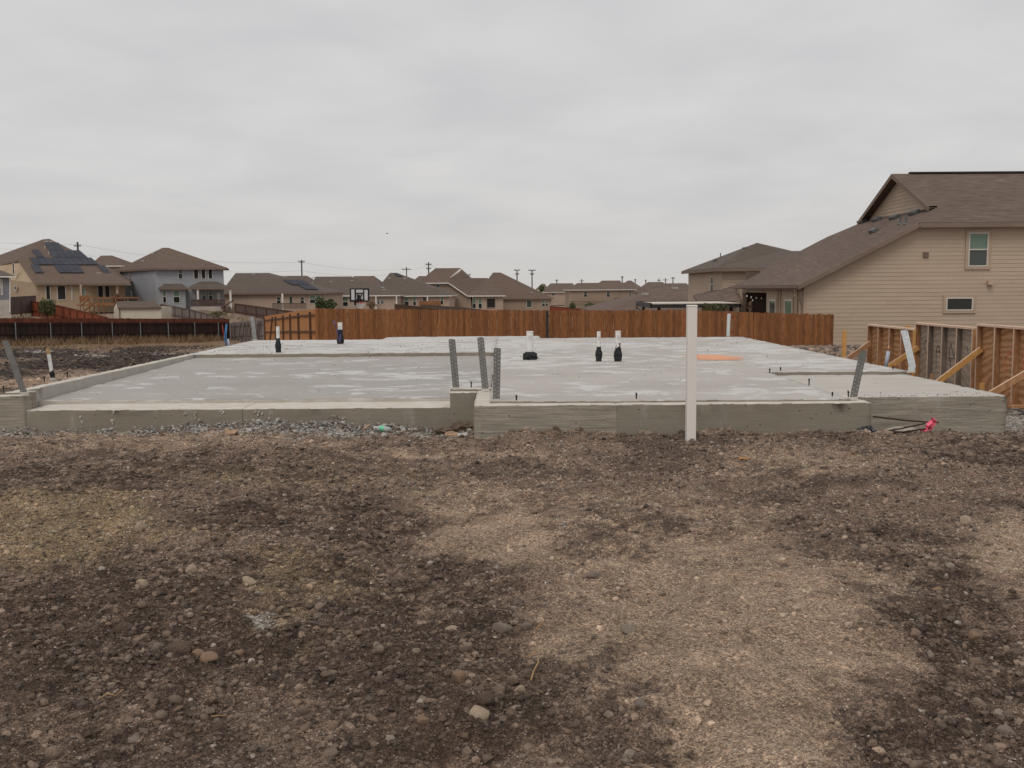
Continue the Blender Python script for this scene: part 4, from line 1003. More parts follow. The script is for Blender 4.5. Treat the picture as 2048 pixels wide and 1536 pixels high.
# marker letters on the grey sheet
XL = FX + 0.0885
def stroke(pts, mat, parent, w=0.017, X=XL):
    m = MB()
    w3 = [PX(a, b, X) for a, b in pts]
    for a, b in zip(w3[:-1], w3[1:]):
        d = (b - a).normalized(); m.obox((a + b) / 2, d, (1, 0, 0), d.cross(Vector((1, 0, 0))), (b - a).length / 2 + w * 0.3, 0.0012, w / 2)
    return m.build('marker_stroke', MAT[mat], parent)
def z4(l): return [(1820 + a / 8.98, 630 + b / 8.98) for a, b in l]
stroke(z4([(315, 460), (285, 455), (262, 490), (250, 560), (255, 610), (285, 655), (312, 700)]), 'marker', f2)
stroke(z4([(470, 650), (485, 580), (505, 550), (530, 580), (545, 740)]), 'marker', f2)
stroke(z4([(470, 650), (468, 960)]), 'marker', f2, 0.014)
stroke(z4([(475, 665), (545, 660)]), 'marker', f2)
stroke(z4([(705, 850), (708, 620), (735, 510), (760, 640), (788, 760), (815, 620), (855, 495), (885, 560), (888, 650)]), 'marker', f2)
stroke(z4([(690, 770), (860, 785)]), 'marker', f2, 0.013)
stroke(z4([(735, 780), (722, 940)]), 'marker', f2, 0.013)
stroke(z4([(1025, 560), (1045, 700)]), 'marker', f2, 0.013)
stroke(z4([(1720, 1040), (1700, 900), (1720, 760), (1790, 660), (1850, 630)]), 'red_paint', f3, 0.03)
stroke(z4([(2040, 640), (2010, 760), (2015, 900), (2048, 980)]), 'red_paint', f3, 0.03)

def brace(a, b, label, mat='lumber'):
    t = thing('wooden_brace', b, label, 'brace', 'wooden braces propping the forms')
    m = MB(); m.beam(a, b, 0.038, 0.089); m.build('board', MAT[mat], t, bevel=0.002)
    d = (Vector(b) - Vector(a)).normalized(); up = Vector((0, 1, 0)).cross(d).normalized()
    if up.z < 0: up = -up
    m = MB(); m.beam(Vector(a) + up * 0.0455, Vector(b) + up * 0.0455, 0.036, 0.002); m.build('pale_edge', MAT['lumber_pale'], t)  # paler strip along the upper side of the brace
def brace_px(ax, ay, bx, by, Y, label, ext, mat='lumber'):
    a, b = P(ax, ay, Y), P(bx, by, Y); d = (b - a); brace(a, b + d.normalized() * ext, label, mat)
brace_px(1963, 698, 1876, 764, 16.25, 'yellow brace from the grey form joint down to the porch', 0.45)
brace_px(1837, 695, 1775, 735, 18.7, 'yellow brace behind the bright bent strap', 0.5)
brace_px(1742, 685, 1702, 713, 21.0, 'yellow brace at the left end of the farthest form', 0.45, 'lumber_old')
brace_px(2062, 741, 1982, 788, 14.0, 'weathered brace cut by the right picture edge', 0.4, 'lumber_old')
def stake(px, ytop, ybot, Y, w, label, mat='lumber'):
    a, b = P(px, ytop, Y), P(px, ybot, Y)
    m = MB(); m.box(a.x - w / 2, a.x + w / 2, Y - 0.019, Y + 0.019, b.z - 0.3, a.z)
    o = m.build('wooden_stake', MAT[mat], None, bevel=0.003); tag(o, label, 'stake', 'wooden stakes by the forms')
stake(1689, 661, 712, 24.0, 0.10, 'lone yellow wooden stake standing left of the forms')
stake(1968, 654, 775, 16.38, 0.066, 'upright yellow board at the joint of grey and near forms')
stake(1829, 661, 740, 18.72, 0.05, 'upright yellow board behind the bright bent strap')
stake(1863.5, 748, 760, 16.9, 0.055, 'short stake stub at the porch edge by the grey form', 'lumber_old')
stake(1964, 766, 780, 14.7, 0.07, 'short pale stake stub below the nearest form')
stake(1816, 651, 664, 19.6, 0.10, 'stake top poking up behind the farthest form')
a = P(2018, 813, 14.2); m = MB(); m.beam((a.x, 14.2, a.z), (a.x + 1.6, 14.35, a.z), 0.09, 0.038)
tag(m.build('loose_board', MAT['lumber_old'], None, bevel=0.003), 'loose weathered board on the gravel at the right edge', 'board')

# dirt crumbs dropped on the slab
n = 420
sx_ = np.concatenate([RNG.uniform(-6.2, -4.6, 60), RNG.uniform(4.3, 6.0, 90), RNG.uniform(-6.1, 6.0, 270)])
sy_ = np.concatenate([RNG.uniform(21.0, 23.5, 60), YP + 0.06 + np.abs(RNG.normal(0, 0.16, 90)), RNG.uniform(13.8, 25, 270)])
zs_ = np.where((sx_ < -0.23) & (sy_ < 20.4), 0.213 + (sy_ - 13.54) / 6.86 * 0.105, np.where((sx_ > 4.0) & (sy_ < 15.17), 0.34, 0.389))
kk = ~((sx_ > -0.23) & (sx_ < -0.1)) & ~((sx_ < -0.23) & (sy_ < 20.5) & (sy_ > 20.3)); sx_, sy_, zs_ = sx_[kk], sy_[kk], zs_[kk]
cs_ = np.array((0.075, 0.055, 0.042)) * RNG.uniform(0.4, 2.2, (len(sx_), 1))
tag(link('slab_dirt', grains('slab_dirt', sx_, sy_, np.clip(0.005 * (RNG.pareto(2.5, len(sx_)) + 1), 0, 0.011) * (sy_ / 15), cs_, zabs=zs_)), 'dark dirt crumbs scattered on the concrete slab', 'dirt', kind='stuff')
# ------------------------------------------------------------------ fences
def picket_mesh(name, w, t, h, ear=0.028):
    m = MB(); hw = w / 2
    m.prism([(-hw, -t / 2, 0), (hw, -t / 2, 0), (hw, -t / 2, h - ear), (hw - ear, -t / 2, h), (-hw + ear, -t / 2, h), (-hw, -t / 2, h - ear)], (0, t, 0))
    me = bpy.data.meshes.new(name); me.from_pydata(m.v, [], m.f)
    bm = bmesh.new(); bm.from_mesh(me); bmesh.ops.recalc_face_normals(bm, faces=bm.faces); bm.to_mesh(me); bm.free()
    return me
def walk(pts, step):
    out = []; acc = 0.0
    for a, b in zip(pts[:-1], pts[1:]):
        L = ((b - a).xy).length; s = acc
        while s < L:
            out.append((a.lerp(b, s / L), math.atan2(b.y - a.y, b.x - a.x))); s += step
        acc = s - L
    return out
PK = picket_mesh('picket', 0.138, 0.016, 1.83); PK.materials.append(MAT['stain'])
def picket_fence(pts, label, group=None, step=0.1385):
    base = Vector((pts[0].x, pts[0].y, pts[0].z - 1.83))
    t = thing('picket_fence', base, label, 'fence', group)
    for p, a in walk(pts, step):
        o = link('picket', PK, t)
        o.rotation_euler = (random.gauss(0, 0.004), random.gauss(0, 0.006), a)
        o.location = Vector((p.x, p.y + random.uniform(-0.004, 0.004), p.z - 1.83 + random.gauss(0, 0.012))) - base
    for dz in (0.25, 0.95, 1.65):
        for a, b in zip(pts[:-1], pts[1:]):
            m = MB(); m.beam(a + Vector((0, 0.045, -dz)), b + Vector((0, 0.045, -dz)), 0.038, 0.089); m.build('rail', MAT['stain_dark'], t)
    for p, a in walk(pts, 2.44):
        m = MB(); m.box(p.x - 0.045, p.x + 0.045, p.y + 0.07, p.y + 0.16, p.z - 2.1, p.z - 0.06); m.build('post', MAT['stain_dark'], t)
    return t
top = [P(632, 616.5, 50), P(800, 618.5, 48.5), P(1100, 620.5, 47.2), P(1370, 620, 47), P(1468, 623.5, 46.5)]
mf = picket_fence(top, 'long orange brown picket fence running behind the concrete slab')
q = P(1094, 621, 47.1); m = MB(); m.tube([(q.x, q.y - 0.08, q.z - 1.9), (q.x, q.y - 0.08, q.z - 0.0)], 0.05, 10); m.build('steel_post', MAT['ridge'], mf)
picket_fence([P(1470, 623.5, 46.4), P(1667, 629, 44.0)], 'orange brown picket fence side meeting the tan house wall at right')
def fence_back(name, pts, h, label, pk, rail, postm, postpx, lean=0.0, posts_mat=None, rails=(0.3, 1.15)):
    """fence seen from its rail side: boards behind, rails and posts before"""
    base = Vector((pts[0].x, pts[0].y, pts[0].z - h)); t = thing(name, base, label, 'fence')
    m = MB()
    for p, a in walk(pts, 0.15):
        c, s = math.cos(a), math.sin(a); nx, ny = -s, c
        if ny < 0: nx, ny = -nx, -ny
        m.obox((p.x + nx * 0.03, p.y + ny * 0.03, p.z - h / 2 + random.gauss(0, 0.008)), (c, s, 0), (nx, ny, 0), (0, 0, 1), 0.068, 0.008, h / 2)
    tag(m.build('picket_run', MAT[pk], t), kind='stuff')
    for dz in rails:
        for a, b in zip(pts[:-1], pts[1:]):
            m = MB(); m.beam(a + Vector((0, -0.02, -dz)), b + Vector((0, -0.02, -dz)), 0.04, 0.09); m.build('rail', MAT[rail], t)
    for i, (px, ln) in enumerate(postpx):
        # find the point of the line under this pixel
        best = min(((abs(to_px(a.lerp(b, k / 60))[0] - px), a.lerp(b, k / 60)) for a, b in zip(pts[:-1], pts[1:]) for k in range(61)), key=lambda e: e[0])[1]
        m = MB(); m.beam(best + Vector((-ln * h, -0.09, -h - 0.3)), best + Vector((0, -0.09, -0.12)), 0.10, 0.10, (0, 1, 0)); m.build('post', MAT[postm], t)
    return t
fence_back('board_fence', [P(633, 618, 50.2), P(600, 621, 55), P(565, 627, 63), P(528, 633, 74)], 1.83,
           'sagging orange board fence with dark rails left of the main fence', 'stain_back', 'stain_dark', 'stain_dark', [(620, 0), (597, 0), (580, 0), (566, 0), (551, 0), (545, 0.14), (529, 0)])
fence_back('board_fence', [P(525, 639, 75), P(500, 641, 80), P(458, 645.5, 88)], 1.75,
           'leaning grey weathered board fence beyond the far left slab corner', 'grey_wood', 'grey_wood', 'brown_wood', [(522, 0.2), (517, 0.15), (505, 0.25), (497, 0.2), (490, 0.2), (482, 0.22), (469, 0.05), (463, 0)])
# dark fence with steel posts across the back of the left lot
dl = [P(-90, 636, 69.5), P(31.6, 636.5, 72), P(437, 637.5, 85), P(458, 637.5, 85.8)]
t = thing('dark_fence', dl[0] - Vector((0, 0, 1.75)), 'dark weathered board fence with steel posts along the left lot', 'fence')
m = MB()
for p, a in walk(dl, 0.15):
    c, s = math.cos(a), math.sin(a)
    m.obox((p.x, p.y + 0.03, p.z - 0.95 + random.gauss(0, 0.01)), (c, s, 0), (-s, c, 0), (0, 0, 1), 0.0765, 0.008, 0.95)
tag(m.build('picket_run', MAT['dark_fence'], t), kind='stuff')
m = MB()
for a, b in zip(dl[:-1], dl[1:]): m.beam(a + Vector((0, -0.03, -0.16)), b + Vector((0, -0.03, -0.16)), 0.03, 0.32)
m.build('cap_board', MAT['red_cap'], t)
for dz in (0.42, 1.12, 1.6):
    m = MB()
    for a, b in zip(dl[:-1], dl[1:]): m.beam(a + Vector((0, -0.04, -dz)), b + Vector((0, -0.04, -dz)), 0.04, 0.09)
    m.build('rail', MAT['dark_fence'], t)
for px in (-42, 31.6, 100.8, 164, 225, 282, 337.5, 389, 437):
    f = (px - 31.6) / (437 - 31.6); 
    best = min((dl[1] + (dl[2] - dl[1]) * (k / 200 - 0.3) for k in range(0, 280)), key=lambda v: abs(to_px(v)[0] - px))
    m = MB(); m.tube([best + Vector((0, -0.11, -2.1)), best + Vector((0, -0.11, -0.33))], 0.034, 8); m.build('steel_post', MAT['steel_post'], t)
    m = MB(); m.tube([best + Vector((0, -0.11, -0.345)), best + Vector((0, -0.11, -0.31))], 0.05, 8); m.build('post_cap', MAT['galv'], t)

# ------------------------------------------------------------------ houses
def window(parent, c, u, w, h, split=True, gl=('glass_green', 'glass_mid'), fr='vinyl', t=None, trim=None):
    """c centre on the wall face, u horizontal unit vector along the wall; the wall faces n"""
    u = Vector(u).normalized(); n = u.cross(Vector((0, 0, 1))); 
    if n.y > 0 and abs(n.y) > 0.3: n = -n
    if abs(n.y) <= 0.3 and n.x > 0: n = -n
    z = Vector((0, 0, 1)); c = Vector(c)
    t = t or max(0.05, w * 0.06)
    m = MB()
    for s in (-1, 1):
        m.obox(c + u * (s * (w / 2 - t / 2)) + n * 0.02, u, n, z, t / 2, 0.035, h / 2)
        m.obox(c + z * (s * (h / 2 - t / 2)) + n * 0.02, u, n, z, w / 2 - t, 0.034, t / 2)
    if split: m.obox(c + n * 0.02, u, n, z, w / 2 - t, 0.033, t / 2)
    f = m.build('window', MAT[fr], parent)
    if split:
        for s, g in ((1, gl[0]), (-1, gl[1])):
            q = MB(); q.obox(c + z * (s * h / 4) + n * (0.012 if s > 0 else 0.004), u, n, z, w / 2 - t * 0.9, 0.004, h / 4 - t * 0.45); q.build('pane', MAT[g], f)
    else:
        q = MB(); q.obox(c + n * 0.008, u, n, z, w / 2 - t * 0.9, 0.004, h / 2 - t * 0.9); q.build('pane', MAT[gl[0]], f)
    if trim:
        k = trim[0]; m = MB()
        for s in (-1, 1):
            m.obox(c + u * (s * (w / 2 + k / 2)) + n * 0.015, u, n, z, k / 2, 0.03, h / 2 + k)
            m.obox(c + z * (s * (h / 2 + k / 2)) + n * 0.015, u, n, z, w / 2, 0.029, k / 2)
        m.build('casing', MAT[trim[1]], f)
    return f
def px_window(parent, px0, px1, py0, py1, Y, split=True, **kw):
    a, b = P(px0, py0, Y), P(px1, py1, Y)
    return window(parent, (a + b) / 2, (1, 0, 0), b.x - a.x, a.z - b.z, split, **kw)
def roof_mesh(parent, faces, eaves, roofm, trimm, drop=0.2, name='roof'):
    """faces: polygons of world points (top); eaves: list of edges that carry a fascia board"""
    m = MB()
    for f in faces:
        m.quad(*f)
        m.quad(*[Vector(p) - Vector((0, 0, 0.10)) for p in f])
    r = m.build(name, MAT[roofm], parent, fixn=False)
    k = MB()
    for a, b in eaves:
        a, b = Vector(a), Vector(b); k.beam(a - Vector((0, 0, drop / 2 + 0.012)), b - Vector((0, 0, drop / 2 + 0.012)), 0.04, drop)
    if eaves: k.build('fascia', MAT[trimm], r)
    return r
def vents(r, pts, mat='vent_light', s=(0.28, 0.2, 0.09), u=(1, 0, 0), nm='roof_vent'):
    for p in pts:
        m = MB(); m.obox(Vector(p) + Vector((0, 0, s[2] * 0.6)), u, Vector((0, 0, 1)).cross(Vector(u)), (0, 0, 1), *s); m.build(nm, MAT[mat], r)
def roofpt(px, py, f):                                   # pixel onto the plane of a roof face
    a, b, c = Vector(f[0]), Vector(f[1]), Vector(f[2]); n = (b - a).cross(c - a); return PP(px, py, a, n), n.normalized()
def panels(r, f, rows):
    """solar panels lying on roof face f; rows: (py_top, py_bot, xl_top, xl_bot, xr_top, xr_bot, count)"""
    for (y0, y1, l0, l1, r0, r1, n) in rows:
        for i in range(n):
            a, b = (i + 0.02) / n, (i + 0.98) / n
            c4 = []
            for (px, py) in ((l0 + (r0 - l0) * a, y0), (l0 + (r0 - l0) * b, y0), (l1 + (r1 - l1) * b, y1), (l1 + (r1 - l1) * a, y1)):
                p, nn = roofpt(px, py, f)
                if nn.z < 0: nn = -nn
                c4.append(p + nn * 0.10)
            m = MB(); m.prism(c4, nn * 0.05); m.build('solar_panel', MAT['solar'], r)

def house(name, label, Y, pxl, pxr, eave_y, ridge, depth, wall, roofm, trimm, floor=-4.0, ov=0.45, wins=(), vts=(), group='houses beyond the fence', drop=0.2, cat='house', walls=True):
    eL, eR = P(pxl, eave_y, Y), P(pxr, eave_y, Y); ze = (eL.z + eR.z) / 2; eL.z = eR.z = ze
    rl, rr, ry = ridge; Yr = Y + depth / 2
    RL, RR = P(rl, ry, Yr), P(rr, ry, Yr); RL.z = RR.z = (RL.z + RR.z) / 2
    bL, bR = Vector((eL.x, Y + depth, ze)), Vector((eR.x, Y + depth, ze))
    t = thing(name, ((eL.x + eR.x) / 2, Y, floor), label, cat, group)
    gl, gr = abs(RL.x - eL.x) < 0.8, abs(RR.x - eR.x) < 0.8
    if gl: RL.x = eL.x
    if gr: RR.x = eR.x
    front = [eL, eR, RR, RL]
    faces = [front, [bR, bL, RL, RR]]; ea = [(eL, eR), (bL, bR)]
    if not gl: faces.append([bL, eL, RL]); ea.append((bL, eL))
    else: ea += [(eL, RL), (RL, bL)]
    if not gr: faces.append([eR, bR, RR]); ea.append((eR, bR))
    else: ea += [(eR, RR), (RR, bR)]
    r = roof_mesh(t, faces, ea, roofm, trimm, drop)
    if walls:
        m = MB(); x0, x1, y0, y1 = eL.x + ov, eR.x - ov, Y + ov, Y + depth - ov
        m.box(x0, x1, y0, y1, floor, ze - 0.1)
        for g, x in ((gl, x0), (gr, x1)):
            if g: m.quad((x, y0, ze - 0.1), (x, y1, ze - 0.1), (x, Yr, RL.z - 0.35))
        m.build('wall', MAT[wall], t)
    for w in wins:
        px_window(t, *w[:4], Y + ov, *(w[4:5] or (True,)), **(w[5] if len(w) > 5 else {}))
    for (px, py) in vts:
        vents(r, [roofpt(px, py, front)[0]])
    return t, r, front
D1 = dict(gl=('screen',), fr='tan_flat')
DW = dict(gl=('glass_mid', 'glass_dark'), fr='white_trim')
GW = dict(gl=('glass_green', 'glass_dark'), fr='white_trim')

# ---- big tan house at the right ------------------------------------------------
YW, YE, YR_ = 48.0, 47.55, 54.4
XE, ZE0, SL = 13.9, 1.72, 0.512
def zl(x): return ZE0 + SL * (x - XE)                       # the long lean roof plane
N = thing('tan_house', (20, YW, -1.5), 'big tan lap sided house with long sloping roof at right', 'house')
eave = P(1838, 445, YE); ZEV = eave.z; XK = XE + (ZEV - ZE0) / SL
apex = P(1800, 347.5, YR_); ZR = apex.z; XG = apex.x
XF = 33.0
YFAR, YFE = 2 * YR_ - YW, 2 * YR_ - YE
def zmain(y): return ZEV + (ZR - ZEV) * (1 - abs(y - YR_) / (YR_ - YE))
yn = YR_ - (ZR - zl(XG)) / ((ZR - ZEV) / (YR_ - YE)); yf = 2 * YR_ - yn
# lean roof: from eave XE to the valley/gable base
lean = [Vector((XE, YE, ZE0)), Vector((XK, YE, ZEV)), Vector((XG, yn, zl(XG))), Vector((XG, yf, zl(XG))), Vector((XK, YFE, ZEV)), Vector((XE, YFE, ZE0))]
mainf = [Vector((XK, YE, ZEV)), Vector((XF, YE, ZEV)), Vector((XF, YR_, ZR)), Vector((XG, YR_, ZR)), Vector((XG, yn, zl(XG)))]
mainb = [Vector((XK, YFE, ZEV)), Vector((XG, yf, zl(XG))), Vector((XG, YR_, ZR)), Vector((XF, YR_, ZR)), Vector((XF, YFE, ZEV))]
nr_ = roof_mesh(N, [lean], [(lean[0], lean[1]), (lean[0], lean[5])], 'roof', 'trim_brown', 0.20, 'lean_roof')
mr = roof_mesh(N, [mainf, mainb], [(mainf[0], mainf[1])], 'roof', 'trim_brown', 0.22, 'main_roof')
gx = XG - 0.45                                              # gable overhang (rake) to the left
rk = MB()
for (ya, za, yb, zb) in ((yn + 0.15, zl(XG) + 0.07, YR_, ZR), (YR_, ZR, yf, zl(XG))):
    rk.quad((gx, ya, za + 0.003), (XG + 0.02, ya, za + 0.003), (XG + 0.02, yb, zb + 0.003), (gx, yb, zb + 0.003))
    rk.quad((gx, ya, za - 0.09), (XG + 0.02, ya, za - 0.09), (XG + 0.02, yb, zb - 0.09), (gx, yb, zb - 0.09))
rk.build('rake_overhang', MAT['roof'], mr, fixn=False)
rb = MB(); rb.beam((gx, yn - 0.02, zl(XG) - 0.11), (gx, YR_, ZR - 0.11), 0.03, 0.22); rb.beam((gx + 0.002, YR_, ZR - 0.11), (gx + 0.002, yf, zl(XG) - 0.11), 0.03, 0.22); rb.build('rake_board', MAT['trim_brown'], mr)
rv = MB(); rv.beam((XG + 0.5, YR_, ZR + 0.05), (XF, YR_, ZR + 0.05), 0.3, 0.07); rv.build('ridge_vent', MAT['ridge'], mr)
# walls: sheathing and separate planks
m = MB(); WX0 = XE + 0.42
m.prism([(WX0, YW, -3.2), (XF, YW, -3.2), (XF, YW, ZEV - 0.12), (XK, YW, ZEV - 0.12), (WX0, YW, zl(WX0) - 0.12)], (0, 0.12, 0)); m.build('front_wall', MAT['trim_tan'], N)
m = MB(); m.prism([(XG + 0.05, yn + 0.2, zl(XG) - 0.05), (XG + 0.05, YR_, ZR - 0.22), (XG + 0.05, yf - 0.2, zl(XG) - 0.05)], (0.1, 0, 0)); m.build('gable_wall', MAT['trim_tan'], N)
EXPO = 8.0 * YW / FPX
zz = -2.5; row = 0
while zz < ZEV - 0.15:
    x0 = WX0 + 0.10
    def xcut(z): return max(x0, XE + (z + 0.13 - ZE0) / SL + 0.02)
    cuts = [x0] + sorted(random.uniform(x0 + 1, XF - 1) for _ in range(2)) + [XF] if zz < 1.6 else [None] + [random.uniform(21, 29)] + [XF]
    for i in range(len(cuts) - 1):
        z1 = min(zz + EXPO - 0.004, ZEV - 0.14)
        xa0 = xcut(zz) if i == 0 else cuts[i] + 0.004; xa1 = xcut(z1) if i == 0 else cuts[i] + 0.004
        xb = cuts[i + 1]
        if xb - xa1 < 0.2: continue
        m = MB(); yb_, yt_ = YW - 0.019, YW - 0.008
        m.add([(xa0, yb_, zz), (xb, yb_, zz), (xb, yt_, z1), (xa1, yt_, z1), (xa0, YW - 0.001, zz), (xb, YW - 0.001, zz), (xb, YW - 0.001, z1), (xa1, YW - 0.001, z1)],
              [(0, 1, 2, 3), (0, 4, 5, 1), (3, 2, 6, 7), (0, 3, 7, 4), (1, 5, 6, 2)])
        m.build('plank', MAT['plank'], N)
    zz += EXPO; row += 1
zz = zl(XG) + 0.02
while zz < ZR - 0.45:
    z1 = zz + EXPO - 0.004; hw0 = (ZR - 0.16 - zz) / ((ZR - zl(XG)) / (YR_ - yn)) - 0.1; hw1 = max(0.02, (ZR - 0.16 - z1) / ((ZR - zl(XG)) / (YR_ - yn)) - 0.1)
    xb_, xt_ = XG + 0.024, XG + 0.042
    m = MB(); m.add([(xb_, YR_ - hw0, zz), (xb_, YR_ + hw0, zz), (xt_, YR_ + hw1, z1), (xt_, YR_ - hw1, z1), (XG + 0.049, YR_ - hw0, zz), (XG + 0.049, YR_ + hw0, zz), (XG + 0.049, YR_ + hw1, z1), (XG + 0.049, YR_ - hw1, z1)],
                    [(0, 1, 2, 3), (0, 4, 5, 1), (3, 2, 6, 7), (0, 3, 7, 4), (1, 5, 6, 2)]); m.build('plank', MAT['plank'], N); zz += EXPO
# corner board, windows, small wall fittings
m = MB(); m.box(WX0 - 0.03, WX0 + 0.10, YW - 0.035, YW + 0.02, -3.0, zl(WX0) - 0.13); m.build('corner_board', MAT['trim_tan'], N)
def n_win(z, px0, px1, py0, py1, split, gl):
    a, b = P(px0, py0, YW - 0.03), P(px1, py1, YW - 0.03)
    return window(N, ((a.x + b.x) / 2, YW - 0.028, (a.z + b.z) / 2), (1, 0, 0), b.x - a.x, a.z - b.z, split, gl=gl, t=0.06, trim=(0.13, 'trim_tan'))
n_win(0, 1937.5, 1974.5, 465, 533, True, ('glass_green', 'glass_mid'))
n_win(0, 1892, 1945, 595, 621, False, ('glass_dark',))
a = P(1851, 509.5, YW); m = MB(); m.box(a.x - 0.13, a.x + 0.13, YW - 0.07, YW - 0.02, a.z - 0.13, a.z + 0.13)
for k in range(4): m.box(a.x - 0.11, a.x + 0.11, YW - 0.082, YW - 0.071, a.z - 0.10 + k * 0.055, a.z - 0.065 + k * 0.055)
m.build('wall_vent', MAT['trim_brown'], N)
a = P(1978, 565.5, YW); m = MB(); m.prism([(a.x - 0.12, YW - 0.02, a.z - 0.1), (a.x - 0.12, YW - 0.20, a.z - 0.1), (a.x - 0.12, YW - 0.16, a.z + 0.09), (a.x - 0.12, YW - 0.02, a.z + 0.11)], (0.24, 0, 0)); m.build('dryer_hood', MAT['trim_tan'], N)
for (px, py) in ((1725, 445), (1754, 441), (1790, 437), (1829, 428), (1748, 464)):
    p, n_ = roofpt(px, py, lean); u_ = Vector((0, 1, 0)); s_ = Vector((1, 0, SL)).normalized(); n_ = u_.cross(s_); n_ = n_ if n_.z > 0 else -n_
    m = MB(); m.obox(p + n_ * 0.09, u_, s_, n_, 0.42 if py != 464 else 0.3, 0.17, 0.09); m.build('roof_vent', MAT['vent_dark'], nr_, bevel=0.02)
for (px, py) in ((1800, 448), (1811.5, 448)):
    p, n_ = roofpt(px, py, lean); m = MB(); m.tube([p, p + Vector((0, 0, 0.34))], 0.05, 10); m.tube([p - Vector((0, 0, 0.02)), p + Vector((0, 0, 0.06))], [0.16, 0.06], 10); m.build('vent_pipe', MAT['vent_dark'], nr_)
# left side: bay with windows, open patio at the far end
XS = WX0
def ysx(px, X=XS): return X * FPX / (px - 1012)
yb0, yb1 = ysx(1606), ysx(1533)
m = MB(); m.box(XS - 0.001, XS + 0.12, YW + 0.1, yb1, -3.2, zl(XS) - 0.15); m.build('side_wall', MAT['tan_flat'], N)
m = MB(); m.box(XS + 0.02, XS + 0.20, yb1 + 0.01, YFAR, zl(XS) - 0.62, zl(XS) - 0.15); m.build('patio_beam', MAT['tan_flat'], N)
m = MB(); m.box(XS + 2.6, XS + 2.7, yb1 - 2, YFAR + 0.2, -3.2, zl(XS) + 1.0); m.build('patio_wall', MAT['dark_siding'], N)
m = MB(); m.box(XS + 0.24, XS + 2.59, YFAR - 0.04, YFAR + 0.06, -3.2, zl(XS) + 0.6); m.build('patio_back_wall', MAT['dark_siding'], N)
m = MB(); m.box(XS + 0.13, XS + 2.59, yb1 - 0.2, yb1 - 0.02, -3.2, zl(XS) - 0.2); m.build('patio_end_wall', MAT['dark_siding'], N)
m = MB(); m.box(XS - 0.02, XS + 0.22, YFAR - 0.35, YFAR - 0.05, -3.2, zl(XS) - 0.63); m.build('patio_post', MAT['tan_flat'], N)
for (pa, pb, gl_) in ((1571, 1586.5, 'glass_green'), (1540, 1553, 'glass_mid')):
    y0_, y1_ = ysx(pb), ysx(pa); zc_ = P(1580, 625, YW + 3).z; zt_ = P(1580, 598.5, (y0_ + y1_) / 2).z
    window(N, (XS - 0.002, (y0_ + y1_) / 2, (zc_ + zt_) / 2 - 0.2), (0, 1, 0), y1_ - y0_, zt_ - zc_ + 0.4, False, gl=(gl_,), t=0.09, trim=(0.12, 'trim_tan'))
for px in (1557, 1562, 1596):
    y_ = ysx(px); m = MB(); m.box(XS - 0.07, XS - 0.003, y_ - 0.06, y_ + 0.06, -3.2, zl(XS) - 0.2); m.build('trim_board', MAT['trim_tan'], N)
for (px, Yd) in ((1592, YW + 0.3), (1470, YFAR - 0.1)):                   # downspouts with elbows
    z_ = ZE0 - 0.2; m = MB(); m.tube([(XE + 0.05, Yd, z_), (XE + 0.06, Yd, z_ - 0.28), (XS - 0.12, Yd, z_ - 0.48), (XS - 0.10, Yd, z_ - 0.62), (XS - 0.10, Yd, -2.8)], 0.055, 8); m.build('downspout', MAT['trim_tan'], N)
m = MB(); m.beam((XE - 0.03, YE + 0.05, ZE0 - 0.08), (XE - 0.03, YFE - 0.05, ZE0 - 0.08), 0.12, 0.12); m.build('gutter', MAT['trim_brown'], N)
# string of bulbs under the patio
sl = thing('string_lights', (XS + 0.4, 57, 0.9), 'string of small white bulbs hanging under the patio roof', 'lights')
pts_ = [P(px, py, 56.5) for px, py in ((1482, 589), (1494, 590.5), (1502.5, 593), (1513, 594), (1523, 595), (1531, 592))]
m = MB(); m.tube(pts_, 0.008, 5); m.build('cord', MAT['black'], sl)
for p in pts_[1:5] + [P(1505.5, 599, 56.5)]:
    m = MB(); m.tube([p + Vector((0, 0, 0.01)), p - Vector((0, 0, 0.03)), p - Vector((0, 0, 0.08)), p - Vector((0, 0, 0.11))], [0.02, 0.03, 0.04, 0.015], 8); m.build('bulb', MAT['pvc_clean'], sl, smooth=True)

# ---- two storey tan house behind it ------------------------------------------
L = thing('two_storey_house', (17, 70, -3), 'tan two storey house with peaked brown roof behind the patio cover', 'house', 'houses beyond the fence')
cn = P(1443, 541, 70); xl_, ze_ = cn.x, P(1443, 536, 69.5).z; yfar_ = xl_ * FPX / (1377 - 1012)
m = MB(); rows_ = int((ze_ + 4) / 0.205)
for i in range(rows_):                                      # lapped boards as real relief, too fine to pick apart
    z0_, z1_ = -4 + i * 0.205, -4 + (i + 1) * 0.205
    m.quad((xl_ - 0.03, 70, z0_), (xl_ - 0.03, yfar_, z0_), (xl_ - 0.005, yfar_, z1_), (xl_ - 0.005, 70, z1_)); m.quad((xl_ - 0.03, 70, z0_), (xl_ - 0.03, yfar_, z0_), (xl_ - 0.005, yfar_, z0_), (xl_ - 0.005, 70, z0_))
    m.quad((xl_, 69.97, z0_), (30, 69.97, z0_), (30, 69.995, z1_), (xl_, 69.995, z1_)); m.quad((xl_, 69.97, z0_), (30, 69.97, z0_), (30, 69.995, z0_), (xl_, 69.995, z0_))
m.build('lap_siding', MAT['plank'], L)
m = MB(); m.box(xl_, 30, 70, yfar_, -4, ze_); m.build('wall', MAT['trim_tan'], L)
m = MB(); m.box(xl_ - 0.05, xl_ + 0.1, 69.93, 70.1, -4, ze_ - 0.05); m.build('corner_board', MAT['tan_flat'], L)
e1, e2, e3 = Vector((xl_ - 0.5, 69.5, ze_)), Vector((xl_ - 0.5, yfar_ + 0.5, ze_)), Vector((30.5, 69.5, ze_))
